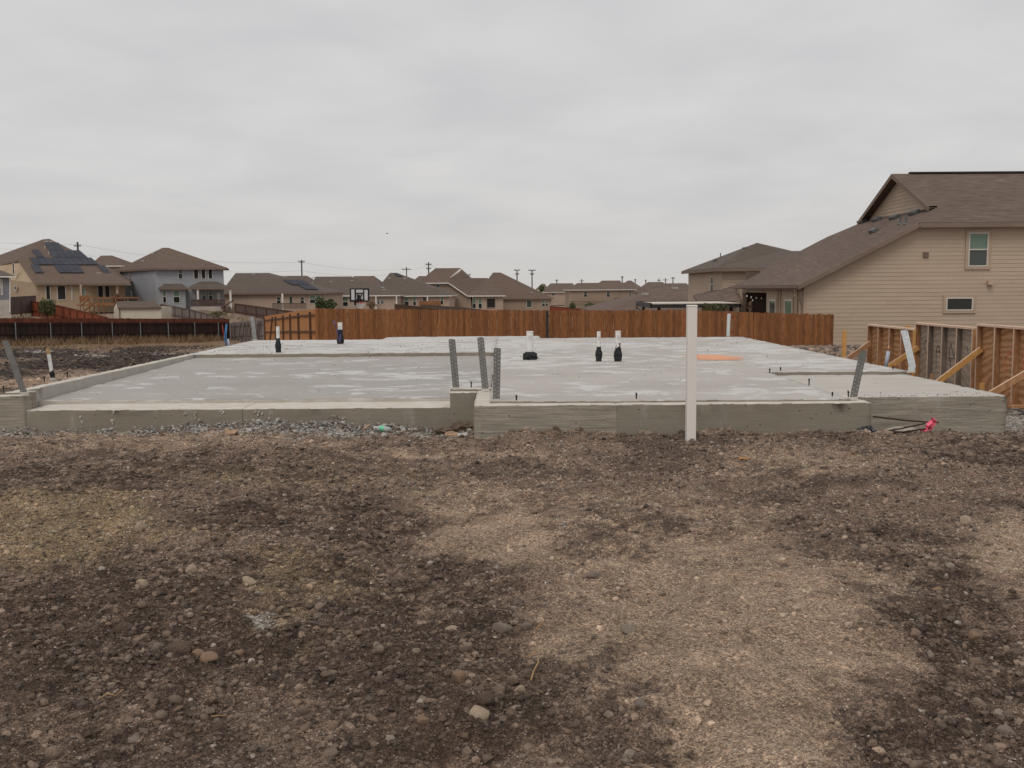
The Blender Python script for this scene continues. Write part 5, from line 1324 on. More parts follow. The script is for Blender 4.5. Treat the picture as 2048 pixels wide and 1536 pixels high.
ap = P(1514, 485.5, (69.5 + yfar_) / 2 + 0.3); rr_ = P(1562, 502, ap.y); r2 = Vector((30.5, ap.y, rr_.z))
lr = roof_mesh(L, [[e1, Vector((rr_.x + 1.0, 69.5, ze_)), rr_, ap], [e1, ap, e2], [Vector((rr_.x + 1.0, 69.5, ze_)), e3, r2, rr_], [e2, ap, rr_, r2, Vector((30.5, yfar_ + 0.5, ze_))]], [(e1, e3), (e1, e2)], 'roof_grey', 'trim_brown', 0.22)
y_ = (xl_) * FPX / (1425.5 - 1012); z1_, z2_ = P(1425, 553, y_).z, P(1425, 584, y_).z
window(L, (xl_ - 0.032, y_, (z1_ + z2_) / 2), (0, 1, 0), 0.95, z1_ - z2_, True, gl=('glass_mid', 'glass_dark'), fr='white_trim', t=0.05)
for (px, py) in ((1489, 499), (1430, 523)):
    p = roofpt(px, py, [e1, ap, e2])[0]; vents(lr, [p], 'vent_dark', (0.1, 0.35, 0.1))
m = MB(); p = roofpt(1441, 515, [e1, ap, e2])[0]; m.tube([p, p + Vector((0, 0, 0.35))], 0.04, 8); m.build('vent_pipe', MAT['vent_dark'], lr)
# its lower roof in front
lo = [P(1395, 602, 66.5), P(1475, 602, 66.5), P(1478, 571, 69.8), P(1462, 573, 69.8)]
lo2 = [P(1395, 602, 66.5), P(1462, 573, 69.8), P(1385, 590, 76)]
roof_mesh(L, [lo, lo2], [(lo[0], lo[1])], 'roof', 'trim_brown', 0.15, 'lower_roof')
m = MB(); m.box(lo[0].x + 0.4, lo[1].x, 67, 69.9, -4, lo[0].z - 0.1); m.build('lower_wall', MAT['tan_flat'], L)

# ---- dark patio cover ---------------------------------------------------------
c1, c2 = P(1303, 610, 60.0), P(1478, 606, 60.0); zc = (c1.z + c2.z) / 2
M_ = thing('patio_cover', (c1.x, 61, -1.6), 'dark metal patio cover with cream roof sheet behind the fence', 'patio cover')
xc0, xc1, yc0, yc1 = c1.x, XS - 0.2, 60.0, 66.5
m = MB(); m.box(xc0, xc1, yc0, yc1, zc, zc + 0.05); m.build('roof_sheet', MAT['patio_top'], M_)
m = MB(); m.box(xc0 - 0.06, xc1, yc0 - 0.08, yc0 - 0.002, zc - 0.22, zc + 0.0); m.box(xc0 - 0.08, xc0 - 0.002, yc0 - 0.08, yc1, zc - 0.22, zc + 0.09); m.box(xc0, xc1, yc1, yc1 + 0.08, zc - 0.2, zc + 0.1); m.build('frame', MAT['patio_dark'], M_)
for (px, Yp) in ((1287, 66.2), (1318, 60.3), (1462, 60.3)):
    q = P(px, 615, Yp); m = MB(); m.box(q.x - 0.09, q.x + 0.09, Yp - 0.09, Yp + 0.09, -2.4, zc - 0.02); m.build('post', MAT['patio_dark'], M_)
q = P(1287, 615, 66.2); m = MB(); m.tube([(xc0 - 0.05, 66.2, zc - 0.1), (xc0 - 0.1, 66.2, zc - 0.32), (q.x - 0.12, 66.2, zc - 0.55), (q.x - 0.12, 66.2, -2.2)], 0.05, 8); m.build('downspout', MAT['patio_dark'], M_)

# ---- left: solar house ---------------------------------------------------------
GRP = 'houses beyond the fence'
YB = 126.0
B = thing('solar_house', (P(73, 600, YB).x, YB, -1), 'tan house with rows of dark solar panels on its roof', 'house', GRP)
eA, eB = P(70, 566.5, YB - 0.6), P(258, 566.5, YB - 0.6); eB.z = eA.z
apx = P(92, 477.5, 140.0); n_ = (eB - eA).cross(apx - eA)
def onB(px, py): return PP(px, py, eA, n_)
rkB = onB(37, 519); ap1, ap2 = onB(86, 478.5), onB(99, 477.5)
frontB = [eA, eB, ap2, ap1, rkB]
lw = P(-70, 545, 144); lw2 = P(-70, 535, 152)
br = roof_mesh(B, [frontB, [rkB, ap1, lw2, lw], [ap2, eB, P(268, 560, 150), P(110, 500, 160)]], [(eA, eB), (eA, rkB), (rkB, lw)], 'roof_red', 'trim_brown', 0.22)
m = MB(); bl, brr = P(73, 590, YB), P(250, 590, YB)
m.prism([(bl.x, YB, -2.5), (brr.x, YB, -2.5), (brr.x * 1.071, YB + 9, -2.5), (bl.x, YB + 9, -2.5)], (0, 0, eA.z + 2.4)); m.build('front_wall', MAT['cream_sid'], B)
m = MB(); w1, w2 = Vector((bl.x, YB, 0)), Vector((P(-70, 560, 144).x, 143.5, 0))
m.prism([(w1.x, w1.y, -2.5), (w2.x, w2.y, -2.5), (w2.x, w2.y, lw.z - 0.1), (rkB.x, rkB.y + 0.4, rkB.z - 0.12), (w1.x, w1.y + 0.3, eA.z)], (0.2, 0.1, 0)); m.build('side_wall', MAT['cream_sid'], B)
panels(br, frontB, [(487, 502, 89, 99, 118, 128, 2), (502.5, 516.5, 97, 108, 160, 176, 5), (501, 516, 63, 75, 78, 90, 1), (517, 531, 58, 69, 183, 199, 9), (531.5, 547, 61, 71, 78, 88, 1), (532, 547, 107, 120, 158, 169, 4), (532.5, 548, 195, 208, 210, 222, 1)])
for (px, py) in ((94, 484), (104, 484)): vents(br, [onB(px, py)], 'vent_light', (0.3, 0.25, 0.08))
vents(br, [onB(199, 547)], 'vent_light', (0.3, 0.25, 0.08))
for (px, py) in ((90, 498), (98, 510)): p = onB(px, py); m = MB(); m.tube([p, p + Vector((0, 0, 0.5))], 0.08, 8); m.build('vent_pipe', MAT['vent_light'], br)
for (a_, b_, c_, d_) in ((91, 102, 571, 600), (114, 133, 571, 600), (142, 146.5, 571, 599)): px_window(B, a_, b_, c_, d_, YB - 0.02, False, gl=('screen',), fr='white_trim', t=0.06)
px_window(B, 162, 171.5, 576, 592, YB - 0.02, False, gl=('glass_green',), fr='white_trim')
for (a_, b_) in ((195, 208), (209, 221)): px_window(B, a_, b_, 571, 598, YB - 0.02, False, gl=('screen',), fr='white_trim', t=0.07)
for (a_, b_, c_, d_) in ((29, 36, 526, 549), (30, 38.5, 572, 580), (0, 6, 527, 543)):
    f = (a_ + b_) / 2; dd = w2 - w1; best = min((w1 + dd * (k / 100) for k in range(101)), key=lambda v: abs(to_px((v.x, v.y, 0.5))[0] - f))
    za, zb = P(f, c_, best.y).z, P(f, d_, best.y).z
    u_ = Vector((dd.x, dd.y, 0)).normalized(); nn = Vector((-0.55, -0.83, 0))
    window(B, (best.x - 0.06, best.y - 0.05, (za + zb) / 2), u_, (b_ - a_) * best.y / FPX * 1.25, za - zb, False, gl=('screen',), fr='white_trim')
for px in (176, 247):
    q = P(px, 580, YB - 0.5); m = MB(); m.box(q.x - 0.13, q.x + 0.13, YB - 2.6, YB - 2.35, -2, eA.z - 0.2); m.build('porch_post', MAT['tan_flat'], B)
pr = [P(163, 566.8, YB - 3.0), P(262, 566.8, YB - 3.0), onB(215, 543), onB(190, 543)]
roof_mesh(B, [pr, [pr[0], pr[3], onB(166, 560)], [pr[1], onB(250, 560), pr[2]]], [(pr[0], pr[1])], 'roof_red', 'trim_brown', 0.22, 'porch_roof')
# its deck
dk = thing('wooden_deck', (P(220, 600, 120).x, 120, -1.6), 'orange wooden deck with railing behind the cream shed', 'deck')
d0, d1 = P(160, 609, 121), P(278, 609, 121)
m = MB(); m.box(d0.x, d1.x, 120, 123.4, d0.z - 0.15, d0.z); m.build('deck_floor', MAT['deck'], dk)
m = MB(); m.beam(P(178, 595, 120.1), P(278, 595.5, 120.1), 0.08, 0.14); m.build('hand_rail', MAT['deck'], dk)
m = MB(); m.beam(P(178, 607, 120.05), P(278, 607, 120.05), 0.05, 0.16); m.build('rim_board', MAT['deck'], dk)
for px in (160, 178, 187, 196.5, 207, 231, 256, 278):
    q = P(px, 595, 120.1); m = MB(); m.box(q.x - 0.05, q.x + 0.05, 120.05, 120.15, -2.6, q.z); m.build('rail_post', MAT['deck'], dk)
m = MB(); m.beam(P(160, 598, 121), P(178, 597, 121), 0.08, 0.8); m.build('side_panel', MAT['deck'], dk)
for (xa, ya, xb, yb) in ((184, 609, 165, 625), (177, 596, 163, 611)):
    m = MB(); m.beam(P(xa, ya, 119.8), P(xb, yb, 118), 0.08, 0.2); m.build('stair_stringer', MAT['deck'], dk)
q = P(236, 595, 122); crumple('covered_grill', (q.x, q.y, d0.z + 0.35), 0.55, 0.4, 0.75, 'deck_dark', 'dark covered grill standing on the orange deck', 'grill', 12)

# ---- shed ----------------------------------------------------------------------
S = thing('garden_shed', (P(240, 630, 106).x, 106, -2.4), 'cream garden shed with grey gable roof behind the dark fence', 'shed')
s0, s1 = P(239, 615, 106), P(322, 615, 106); se = s0.z; sy1 = 106 + 3.4
sl0 = P(209, 618, 108.6)
m = MB(); m.box(s0.x, s1.x, 106, sy1, -3, se); m.build('side_wall', MAT['cream_panel'], S)
rdz = P(222, 602.5, 107.7).z
m = MB(); m.prism([(s0.x - 0.02, 106, -3), (s0.x - 1.62, 108.6, -3), (s0.x - 1.62, 108.6, se - 0.05), (s0.x - 0.75, 107.3, rdz - 0.08), (s0.x - 0.02, 106, se - 0.02)], (0.3, 0.15, 0)); m.build('gable_wall', MAT['cream_panel'], S)
ra, rb_ = Vector((s0.x - 0.85, 107.4, rdz)), P(309, 602.5, 107.6)
roof_mesh(S, [[Vector((s0.x - 0.12, 105.8, se - 0.02)), Vector((s1.x + 0.15, 105.8, se - 0.02)), Vector((rb_.x, 107.5, rdz)), ra], [ra, Vector((rb_.x, 107.5, rdz)), Vector((s1.x - 1.2, 109.4, se)), Vector((s0.x - 1.85, 108.9, se - 0.05))]], [], 'roof_grey', 'roof_grey')
m = MB(); m.beam((s0.x - 0.12, 105.85, se - 0.1), (s1.x + 0.1, 105.85, se - 0.1), 0.05, 0.12); m.box(s0.x - 0.06, s0.x + 0.06, 105.92, 106.0, -3, se - 0.1); m.build('trim', MAT['trim_brown'], S)

# ---- slate house sliver at the left edge ----------------------------------------
A = thing('slate_house', (P(5, 600, 104).x, 104, -1), 'slate blue house corner on a concrete base at the left edge', 'house', GRP)
q0, q1 = P(-60, 560, 104), P(18.5, 560, 104)
m = MB(); m.prism([(q0.x, 104, P(5, 600, 104).z), (q1.x, 104, P(5, 600, 104).z), (q1.x * 1.058, 110, P(5, 600, 104).z), (q0.x * 1.058, 110, P(5, 600, 104).z)], (0, 0, P(5, 554, 104).z - P(5, 600, 104).z)); m.build('wall', MAT['slate_sid'], A)
m = MB(); m.prism([(q0.x, 103.9, -3), (q1.x + 0.05, 103.9, -3), (q1.x * 1.058, 110, -3), (q0.x * 1.058, 110, -3)], (0, 0, P(5, 600, 104).z - 0.003 + 3)); m.build('foundation', MAT['concrete_old'], A)
ea_, eb_ = P(-60, 552, 103.5), P(32, 552, 103.5)
roof_mesh(A, [[ea_, eb_, P(0, 540, 107), P(-60, 535, 107)]], [(ea_, eb_)], 'roof_grey', 'white_trim', 0.14)
m = MB(); m.tube([P(20, 556, 103.8), P(20, 624, 103.8)], 0.06, 8); m.build('downspout', MAT['white_trim'], A)
px_window(A, 1, 6.5, 558, 590, 103.97, True, gl=('glass_mid', 'glass_dark'), fr='white_trim', t=0.06)

# ---- blue grey house --------------------------------------------------------------
YC = 132.0
C_ = thing('blue_grey_house', (P(380, 600, YC).x, YC, -1), 'blue grey two storey house with brown hip roof', 'house', GRP)
cl_, cr_ = P(312, 580, YC), P(448, 580, YC); ce = P(380, 535.5, YC - 0.6).z
cfx, cfy = P(240, 560, 146).x, 146.0
m = MB(); m.prism([(cl_.x, YC, -2.5), (cr_.x, YC, -2.5), (cr_.x * 1.098, YC + 13, -2.5), (cfx, cfy, -2.5)], (0, 0, ce - 0.1 + 2.5)); m.build('wall', MAT['blue_sid'], C_)
g1, g2, g3 = P(309, 535.5, YC - 0.6), P(453.5, 535.5, YC - 0.6), P(230, 537.5, 146.5); g1.z = g2.z = g3.z = ce
h1, h2 = P(325, 495.5, 140), P(337, 495.5, 140); g4 = Vector((g2.x * 1.10, 146, ce))
croof = roof_mesh(C_, [[g1, g2, h2, h1], [g3, g1, h1], [g2, g4, h2], [g4, g3, h1, h2]], [(g1, g2), (g3, g1)], 'roof_red', 'trim_brown', 0.24)
for (px, py) in ((286, 523), (305, 508)): vents(croof, [roofpt(px, py, [g1, h1, g3])[0]], 'vent_light', (0.2, 0.2, 0.1))
px_window(C_, 356, 366.5, 536.5, 558, YC - 0.02, True, **DW)
for (a_, b_) in ((387, 398), (402, 412), (416, 426)): px_window(C_, a_, b_, 537.5, 558.5, YC - 0.02, False, gl=('screen',), fr='white_trim', t=0.07)
for (a_, b_) in ((325, 333.5), (346, 360.5)): px_window(C_, a_, b_, 580.5, 606, YC - 1.02, True, gl=('glass_green', 'glass_dark'), fr='white_trim')
m = MB(); b0_, b1_ = P(318, 590, YC - 1.0), P(371, 590, YC - 1.0); m.box(b0_.x, b1_.x, YC - 1.0, YC - 0.01, -2.5, P(340, 576, YC - 1).z); m.build('bay_wall', MAT['blue_sid'], C_)
b_e1, b_e2 = P(316, 576, YC - 1.5), P(375, 576, YC - 1.5)
roof_mesh(C_, [[b_e1, b_e2, P(364, 567.5, YC - 0.05), P(328, 567.5, YC - 0.05)], [b_e1, P(328, 567.5, YC - 0.05), P(318, 575, YC - 0.05)], [b_e2, P(374, 575, YC - 0.05), P(364, 567.5, YC - 0.05)]], [(b_e1, b_e2)], 'roof_grey', 'trim_brown', 0.2, 'bay_roof')
p_e1, p_e2 = P(376, 575.5, YC - 3), P(464, 575.5, YC - 3)
roof_mesh(C_, [[p_e1, p_e2, P(433, 563, YC - 0.05), P(400, 563, YC - 0.05)], [p_e1, P(400, 563, YC - 0.05), P(380, 572, YC - 0.05)], [p_e2, P(456, 572, YC - 0.05), P(433, 563, YC - 0.05)]], [(p_e1, p_e2)], 'roof_grey', 'trim_brown', 0.2, 'porch_roof')
for px in (396, 461): q = P(px, 590, YC - 2.8); m = MB(); m.box(q.x - 0.11, q.x + 0.11, YC - 2.9, YC - 2.7, -2.6, p_e1.z - 0.15); m.build('porch_post', MAT['white_trim'], C_)
for (a_, b_) in ((404, 412), (417, 426)): px_window(C_, a_, b_, 582, 600, YC - 0.02, True, gl=('glass_green', 'glass_dark'), fr='white_trim')
px_window(C_, 434, 441, 585, 606, YC - 0.02, False, gl=('white_trim',), fr='white_trim')
for (px, y0_, y1_) in ((262, 540, 558), (265, 581, 594)):
    dd = Vector((cfx - cl_.x, cfy - YC, 0)); best = min((Vector((cl_.x, YC, 0)) + dd * (k / 100) for k in range(101)), key=lambda v: abs(to_px((v.x, v.y, 0.5))[0] - px))
    za, zb = P(px, y0_, best.y).z, P(px, y1_, best.y).z
    window(C_, (best.x - 0.05, best.y - 0.06, (za + zb) / 2), dd.normalized(), 0.75, za - zb, True, gl=('glass_mid', 'glass_dark'), fr='white_trim')
dz_ = P(410, 613, YC - 2.9).z
m = MB(); q0, q1 = P(382, 613, YC - 2.9), P(450, 613, YC - 2.9); m.box(q0.x, q1.x, YC - 3, YC - 0.05, dz_ - 1.6, dz_); m.build('porch_slab', MAT['concrete_old'], C_)
m = MB(); m.beam(P(382, 600, YC - 2.95), P(450, 600, YC - 2.95), 0.06, 0.12)
for k in range(46): q = P(382 + 68 * k / 45, 606, YC - 2.95); m.box(q.x - 0.025, q.x + 0.025, YC - 2.97, YC - 2.93, dz_, dz_ + 0.86)
m.build('railing', MAT['deck_dark'], C_)
m = MB(); m.beam(P(450, 613, YC - 2.9), P(446, 626, YC - 5), 0.08, 0.25); m.beam(P(468, 600, YC - 2.9), P(447, 614, YC - 5), 0.08, 0.14)
for k in range(6): q = P(452 + 1.0 * k, 613 + 2.2 * k, YC - 2.8 - 0.4 * k); m.box(q.x - 0.6, q.x + 0.6, q.y - 0.3, q.y, q.z - 0.1, q.z)
m.build('stairs', MAT['deck_dark'], C_)
# white gabled roof seen between the two left houses
house('gabled_house', 'gable peak with white trim between the solar and blue houses', 165, 178, 242, 531, (205, 224, 511), 10, 'taupe2', 'roof_red', 'white_trim', group=GRP)
# ---- row of brown houses behind the long fence ------------------------------------
t, r, f = house('long_house', 'long low brown house with patio and roof panels', 150, 440, 653, 586, (463, 538, 546), 18, 'taupe2', 'roof_grey', 'trim_brown', vts=((508, 549), (570, 554)),
      wins=((619, 631.5, 590, 607, True, GW), (632.5, 642, 590, 607, True, GW), (553, 562, 594, 607, True, DW), (578, 586, 592, 607, False, DW), (600, 609, 594, 607, True, DW)))
panels(r, f, [(561, 571, 566, 584, 606, 622, 5), (571.5, 580, 596, 612, 620, 638, 3)])
q = P(565, 600, 147.5); m = MB(); m.box(q.x - 0.12, q.x + 0.12, 147.4, 147.6, -3, P(565, 587, 149).z); m.build('porch_post', MAT['white_trim'], t)
m = MB(); m.beam(P(545, 607, 147.4), P(612, 607, 147.4), 0.08, 0.12)
for k in range(40): q = P(545 + 67 * k / 39, 612, 147.4); m.box(q.x - 0.03, q.x + 0.03, 147.37, 147.43, q.z - 0.4, q.z + 0.35)
m.build('railing', MAT['brown_wood'], t)
house('brown_roof_house', 'brown roof peak behind the right end of the long house', 205, 520, 640, 584, (558, 614, 551.5), 16, 'taupe', 'roof_grey', 'trim_brown', vts=((626, 556),))
t, r, f = house('patio_house', 'brown house with pale eave behind the basketball hoop', 172, 612, 800, 590.5, (636, 702, 553), 18, 'taupe2', 'roof_grey', 'white_trim', vts=((662, 564), (704, 562), (768, 580), (765, 575)),
      wins=((685, 696.5, 594, 613, True, GW), (707, 716, 594, 611, True, GW), (754, 760, 600, 608, True, DW), (761, 768, 600, 608, True, DW)))
for px in (752, 793): q = P(px, 600, 171.7); m = MB(); m.box(q.x - 0.1, q.x + 0.1, 171.6, 171.8, -4, P(px, 591.5, 171.7).z); m.build('porch_post', MAT['white_trim'], t)
house('brown_roof_house', 'small brown roof peeking up right of the basketball hoop', 215, 690, 765, 575, (708, 748, 552), 14, 'taupe', 'roof', 'trim_brown')
t, r, f = house('hip_roof_house', 'brown hip roof house with roof vents in the middle distance', 178, 742, 903, 591, (780, 793, 545.5), 22, 'taupe2', 'roof_grey', 'white_trim', vts=((779, 557), (810, 558)),
      wins=((808.5, 818, 594, 611.5, True, GW), (825.5, 832.5, 594, 611.5, True, GW), (881, 887, 592.5, 609, True, GW), (845, 853, 594, 610, False, DW)))
for px in (855,): q = P(px, 600, 177.6); m = MB(); m.box(q.x - 0.1, q.x + 0.1, 177.5, 177.7, -4, P(px, 592, 177.6).z); m.build('porch_post', MAT['white_trim'], t)
panels(r, f, [(548, 554, 788, 795, 797, 806, 1)])
m = MB(); m.beam(P(838, 607, 177), P(882, 607, 177), 0.08, 0.9); m.build('deck_rail', MAT['deck'], t)
house('brown_roof_house', 'low brown roof between the hip roof house and the gabled house', 230, 815, 880, 570, (838, 850, 552), 14, 'taupe', 'roof', 'trim_brown')
# gabled two storey house with a lean roof (mirrored cousin of the big one)
YGH = 200.0
G = thing('gabled_house', (P(900, 600, YGH).x, YGH, -4), 'two storey brown house with a small gable and long right roof', 'house', GRP)
e0, e1 = P(835, 565.5, YGH), P(897, 565, YGH); e1.z = e0.z; k0 = P(935, 591, YGH); k1 = P(1011, 591, YGH); k1.z = k0.z
gpx = P(921, 536, YGH + 7.5); gl0 = P(871, 537, YGH + 7.5); gl0.z = gpx.z; gn = P(898, 556, YGH + 3); gf = P(944, 556, YGH + 12)
gr_ = roof_mesh(G, [[e0, e1, gn, gpx, gl0], [e1, k0, k1, P(975, 556, YGH + 12), gf, gn]], [(e0, e1), (e1, k0), (k0, k1), (gn, gpx), (gpx, gf)], 'roof_red', 'white_trim', 0.22)
m = MB(); m.prism([gn + Vector((0.3, 0, 0)), gpx + Vector((0.3, 0, -0.3)), gf + Vector((-0.3, 0, 0))], (0, 0.3, 0)); m.build('gable_wall', MAT['taupe'], G)
m = MB(); m.prism([(e0.x + 0.6, YGH + 0.5, -5), (k0.x + 1.0, YGH + 0.5, -5), (k0.x + 0.6, YGH + 0.5, k0.z - 0.1), (e1.x + 0.1, YGH + 0.5, e1.z - 0.15), (e0.x + 0.6, YGH + 0.5, e0.z - 0.15)], (0, 10, 0)); m.build('wall', MAT['khaki'], G)
m = MB(); m.box(k0.x + 1.0, k1.x - 0.5, YGH + 0.6, YGH + 9, -5, k0.z - 0.1); m.build('lower_wall', MAT['taupe2'], G)
px_window(G, 872, 880, 568, 581, YGH + 0.45, True, **DW)
for (a_, b_) in ((945, 952), (956.5, 964)): px_window(G, a_, b_, 596.5, 617, YGH + 0.55, True, **GW)
px_window(G, 973, 991, 596.5, 616, YGH + 0.55, False, gl=('screen',), fr='taupe')
for (px, py) in ((913, 556.5), (938, 557)): vents(gr_, [P(px, py, YGH + 9)], 'vent_light')
t, r, f = house('brown_roof_house', 'brown hip roof house right of the gabled house', 212, 946, 1107, 597, (986, 1001, 545), 20, 'khaki', 'roof_red', 'trim_brown', vts=((1063, 586),),
      wins=((1053, 1064, 600, 615, False, DW), (1084, 1090, 601, 613, True, GW), (1091, 1096, 601, 613, True, GW)))
t, r, f = house('far_house', 'grey far house with pale eave left of the long tan one', 330, 1089, 1150, 584, (1101, 1142, 566.5), 18, 'taupe2', 'roof', 'white_trim', wins=((1104, 1109, 586, 591, False, DW),))
house('far_house', 'small cream gable of a far house behind the dark fence post', 380, 1072, 1100, 580, (1083, 1089, 567.5), 14, 'cream_panel', 'roof', 'white_trim')
t, r, f = house('long_tan_house', 'long brown two storey house with three small windows', 260, 1135, 1276, 579, (1156, 1262, 565.5), 18, 'khaki', 'roof_red', 'white_trim', 
      wins=((1167.5, 1174.5, 582.5, 594, True, DW), (1213, 1220, 582.5, 594, True, DW), (1258, 1262, 583, 593, True, DW)))
m = MB(); m.beam(P(1139, 603, 259.9), P(1223, 603.5, 259.9), 0.1, 0.25); m.build('belt_board', MAT['trim_brown'], t)
lo = [P(1222, 605, 257), P(1262, 605, 257), P(1244, 595, 259.9), P(1230, 595, 259.9)]
roof_mesh(t, [lo], [(lo[0], lo[1])], 'roof', 'trim_brown', 0.2, 'porch_roof')
house('brown_roof_house', 'brown roof peak showing above the long tan house', 300, 1190, 1252, 576, (1204, 1240, 561), 14, 'taupe', 'roof', 'trim_brown')
house('brown_roof_house', 'pointed brown roof right of the long tan house', 290, 1238, 1290, 579, (1256, 1262, 561), 16, 'taupe', 'roof', 'trim_brown')
house('brown_roof_house', 'wide brown roof with a pale gable end before the utility poles', 240, 1280, 1352, 585, (1296, 1325, 564), 14, 'blue_sid', 'roof', 'trim_brown')
house('brown_roof_house', 'flat topped brown roof just left of the two storey house', 270, 1325, 1392, 580, (1327, 1372, 566.5), 14, 'taupe', 'roof', 'trim_brown')
t, r, f = house('near_roof_house', 'big brown hip roof just behind the dark patio cover', 84, 1195, 1400, 624, (1338, 1385, 571), 18, 'tan_flat', 'roof', 'trim_brown', floor=-4.5, vts=((1290, 589), (1350, 577)))
# utility poles and lines -------------------------------------------------------------
POLES = []
def pole(px, ytop, Y, arms, label, r=0.16):
    p = P(px, ytop, Y); t = thing('utility_pole', (p.x, Y, -6), label, 'utility pole', 'utility poles on the skyline')
    m = MB(); m.tube([(p.x, Y, -6), p], [r * 1.25, r], 8); m.build('pole_shaft', MAT['pole'], t, smooth=True)
    for (dy, hw) in arms:
        z = P(px, ytop + dy, Y).z; w = hw * Y / FPX
        m = MB(); m.box(p.x - w, p.x + w, Y - 0.2, Y - 0.08, z - 0.1, z + 0.1)
        m.build('crossarm', MAT['pole'], t)
        m = MB()
        for s in (-0.95, -0.5, 0.5, 0.95): m.tube([(p.x + w * s, Y - 0.14, z + 0.1), (p.x + w * s, Y - 0.14, z + 0.45)], [0.07, 0.05], 6)
        m.build('insulators', MAT['steel_post'], t)
    POLES.append((p, px)); return p
pa = pole(155, 484, 230, ((8, 7),), 'utility pole behind the solar house roof', 0.22)
pb = pole(603, 520, 250, ((4, 6),), 'utility pole above the long low house')
pc = pole(813, 534, 330, ((5, 9),), 'utility pole left of the small gabled house')
pd = pole(857, 524.5, 300, ((4.5, 6), (13, 5)), 'utility pole just left of the brown gable', 0.18)
pe = pole(1034, 539.5, 300, ((1, 6), (9, 4)), 'left one of two tall poles above the hip roof')
pf = pole(1064, 539.5, 300, ((1.5, 7), (9, 4)), 'right one of two tall poles above the hip roof')
pole(1113.5, 559, 480, ((2, 3),), 'small far pole left of the long tan house', 0.2)
pole(1163.5, 558, 480, ((4, 4),), 'small far pole above the left end of the tan house', 0.2)
pole(1244.5, 552.5, 420, ((2, 3),), 'far pole above the right end of the tan house', 0.2)
pole(1270.5, 558, 450, ((2, 2),), 'thin far pole right of the pointed roof', 0.2)
pole(1291.5, 560, 450, ((1, 2),), 'short far pole on the wide brown roof', 0.2)
pole(1318, 557, 500, ((4, 4),), 'far pole, left of three close together', 0.2)
pole(1331, 556, 500, ((4, 5),), 'far pole, middle of three close together', 0.2)
pole(1346, 554, 420, ((2.5, 4),), 'far pole, right of three close together', 0.2)
pole(938, 548, 420, ((2, 4),), 'far pole behind the right slope of the gable', 0.22)
def wire(a, b, sag, label, r=0.022):
    pts = [a.lerp(b, k / 16) - Vector((0, 0, sag * 4 * (k / 16) * (1 - k / 16))) for k in range(17)]
    m = MB(); m.tube(pts, r, 4); tag(m.build('power_line', MAT['wire']), label, 'power line', 'power lines in the sky')
o1 = Vector((0, 0, -0.5)); o2 = Vector((0, 0, -2.6))
wire(P(-120, 477, 225), pa + o1, 0.4, 'upper power line left of the solar house pole')
wire(P(-120, 484, 225), pa + o2, 0.4, 'lower power line left of the solar house pole')
wire(pa + o1, pb + o1, 1.6, 'upper power line between the solar house and long house poles')
wire(pa + o2, pb + o2, 1.8, 'lower power line between the solar house and long house poles')
wire(pb + o1, pc + o1, 1.2, 'upper power line right of the long house pole')
wire(pb + o2, pc + o2 * 0.6, 1.4, 'lower power line right of the long house pole')
wire(pc + o1, pd + o1, 0.9, 'power line joining the two poles beside the brown gable')
wire(pd + o1, P(938, 550, 420), 1.2, 'power line right of the brown gable pole')

# ------------------------------------------------------------------ distant back fences
def far_fence(name, pts, h, mat, label, postmat, step=2.44, rail=True):
    t = thing(name, pts[0] - Vector((0, 0, h)), label, 'fence')
    m = MB()
    for p, a in walk(pts, 0.16):
        c, s = math.cos(a), math.sin(a); m.obox((p.x, p.y, p.z - h / 2), (c, s, 0), (-s, c, 0), (0, 0, 1), 0.074, 0.01, h / 2)
    tag(m.build('picket_run', MAT[mat], t), kind='stuff')
    m = MB()
    for a, b in zip(pts[:-1], pts[1:]):
        for dz in (0.06, h * 0.55): m.beam(a + Vector((0, -0.05, -dz)), b + Vector((0, -0.05, -dz)), 0.05, 0.12)
    m.build('rails', MAT[postmat], t)
    for p, a in walk(pts, step):
        m = MB(); m.box(p.x - 0.06, p.x + 0.06, p.y - 0.16, p.y - 0.06, p.z - h - 0.3, p.z - 0.03); m.build('post', MAT[postmat], t)
far_fence('board_fence', [P(18, 594, 112), P(72, 591, 118)], 2.0, 'brown_wood', 'brown grey board fence between the slate and solar houses', 'brown_wood')
far_fence('board_fence', [P(62, 601, 117), P(125, 612, 110), P(215, 634, 99)], 2.0, 'red_fence', 'red stained fence sloping down behind the olive bush', 'red_cap')
far_fence('board_fence', [P(322, 607.5, 118), P(380, 618, 110), P(452, 637, 98)], 1.8, 'grey_wood', 'grey weathered fence sloping down right of the cream shed', 'brown_wood')
far_fence('board_fence', [P(470, 606.5, 128), P(520, 613, 124), P(590, 623, 118)], 1.9, 'brown_wood', 'greyish brown fence before the long low house', 'stain_dark')
far_fence('board_fence', [P(790, 608, 150), P(842, 613, 140), P(905, 622, 130)], 1.9, 'stain_dark', 'dark reddish fence before the hip roof house', 'stain_dark')
far_fence('board_fence', [P(842, 609, 175), P(930, 615, 165), P(1000, 624, 155)], 1.9, 'brown_wood', 'brown fence below the gabled house', 'brown_wood')
far_fence('board_fence', [P(1100, 612, 190), P(1160, 617, 180), P(1225, 622, 175)], 1.9, 'red_fence', 'reddish fence below the long tan house', 'red_cap')

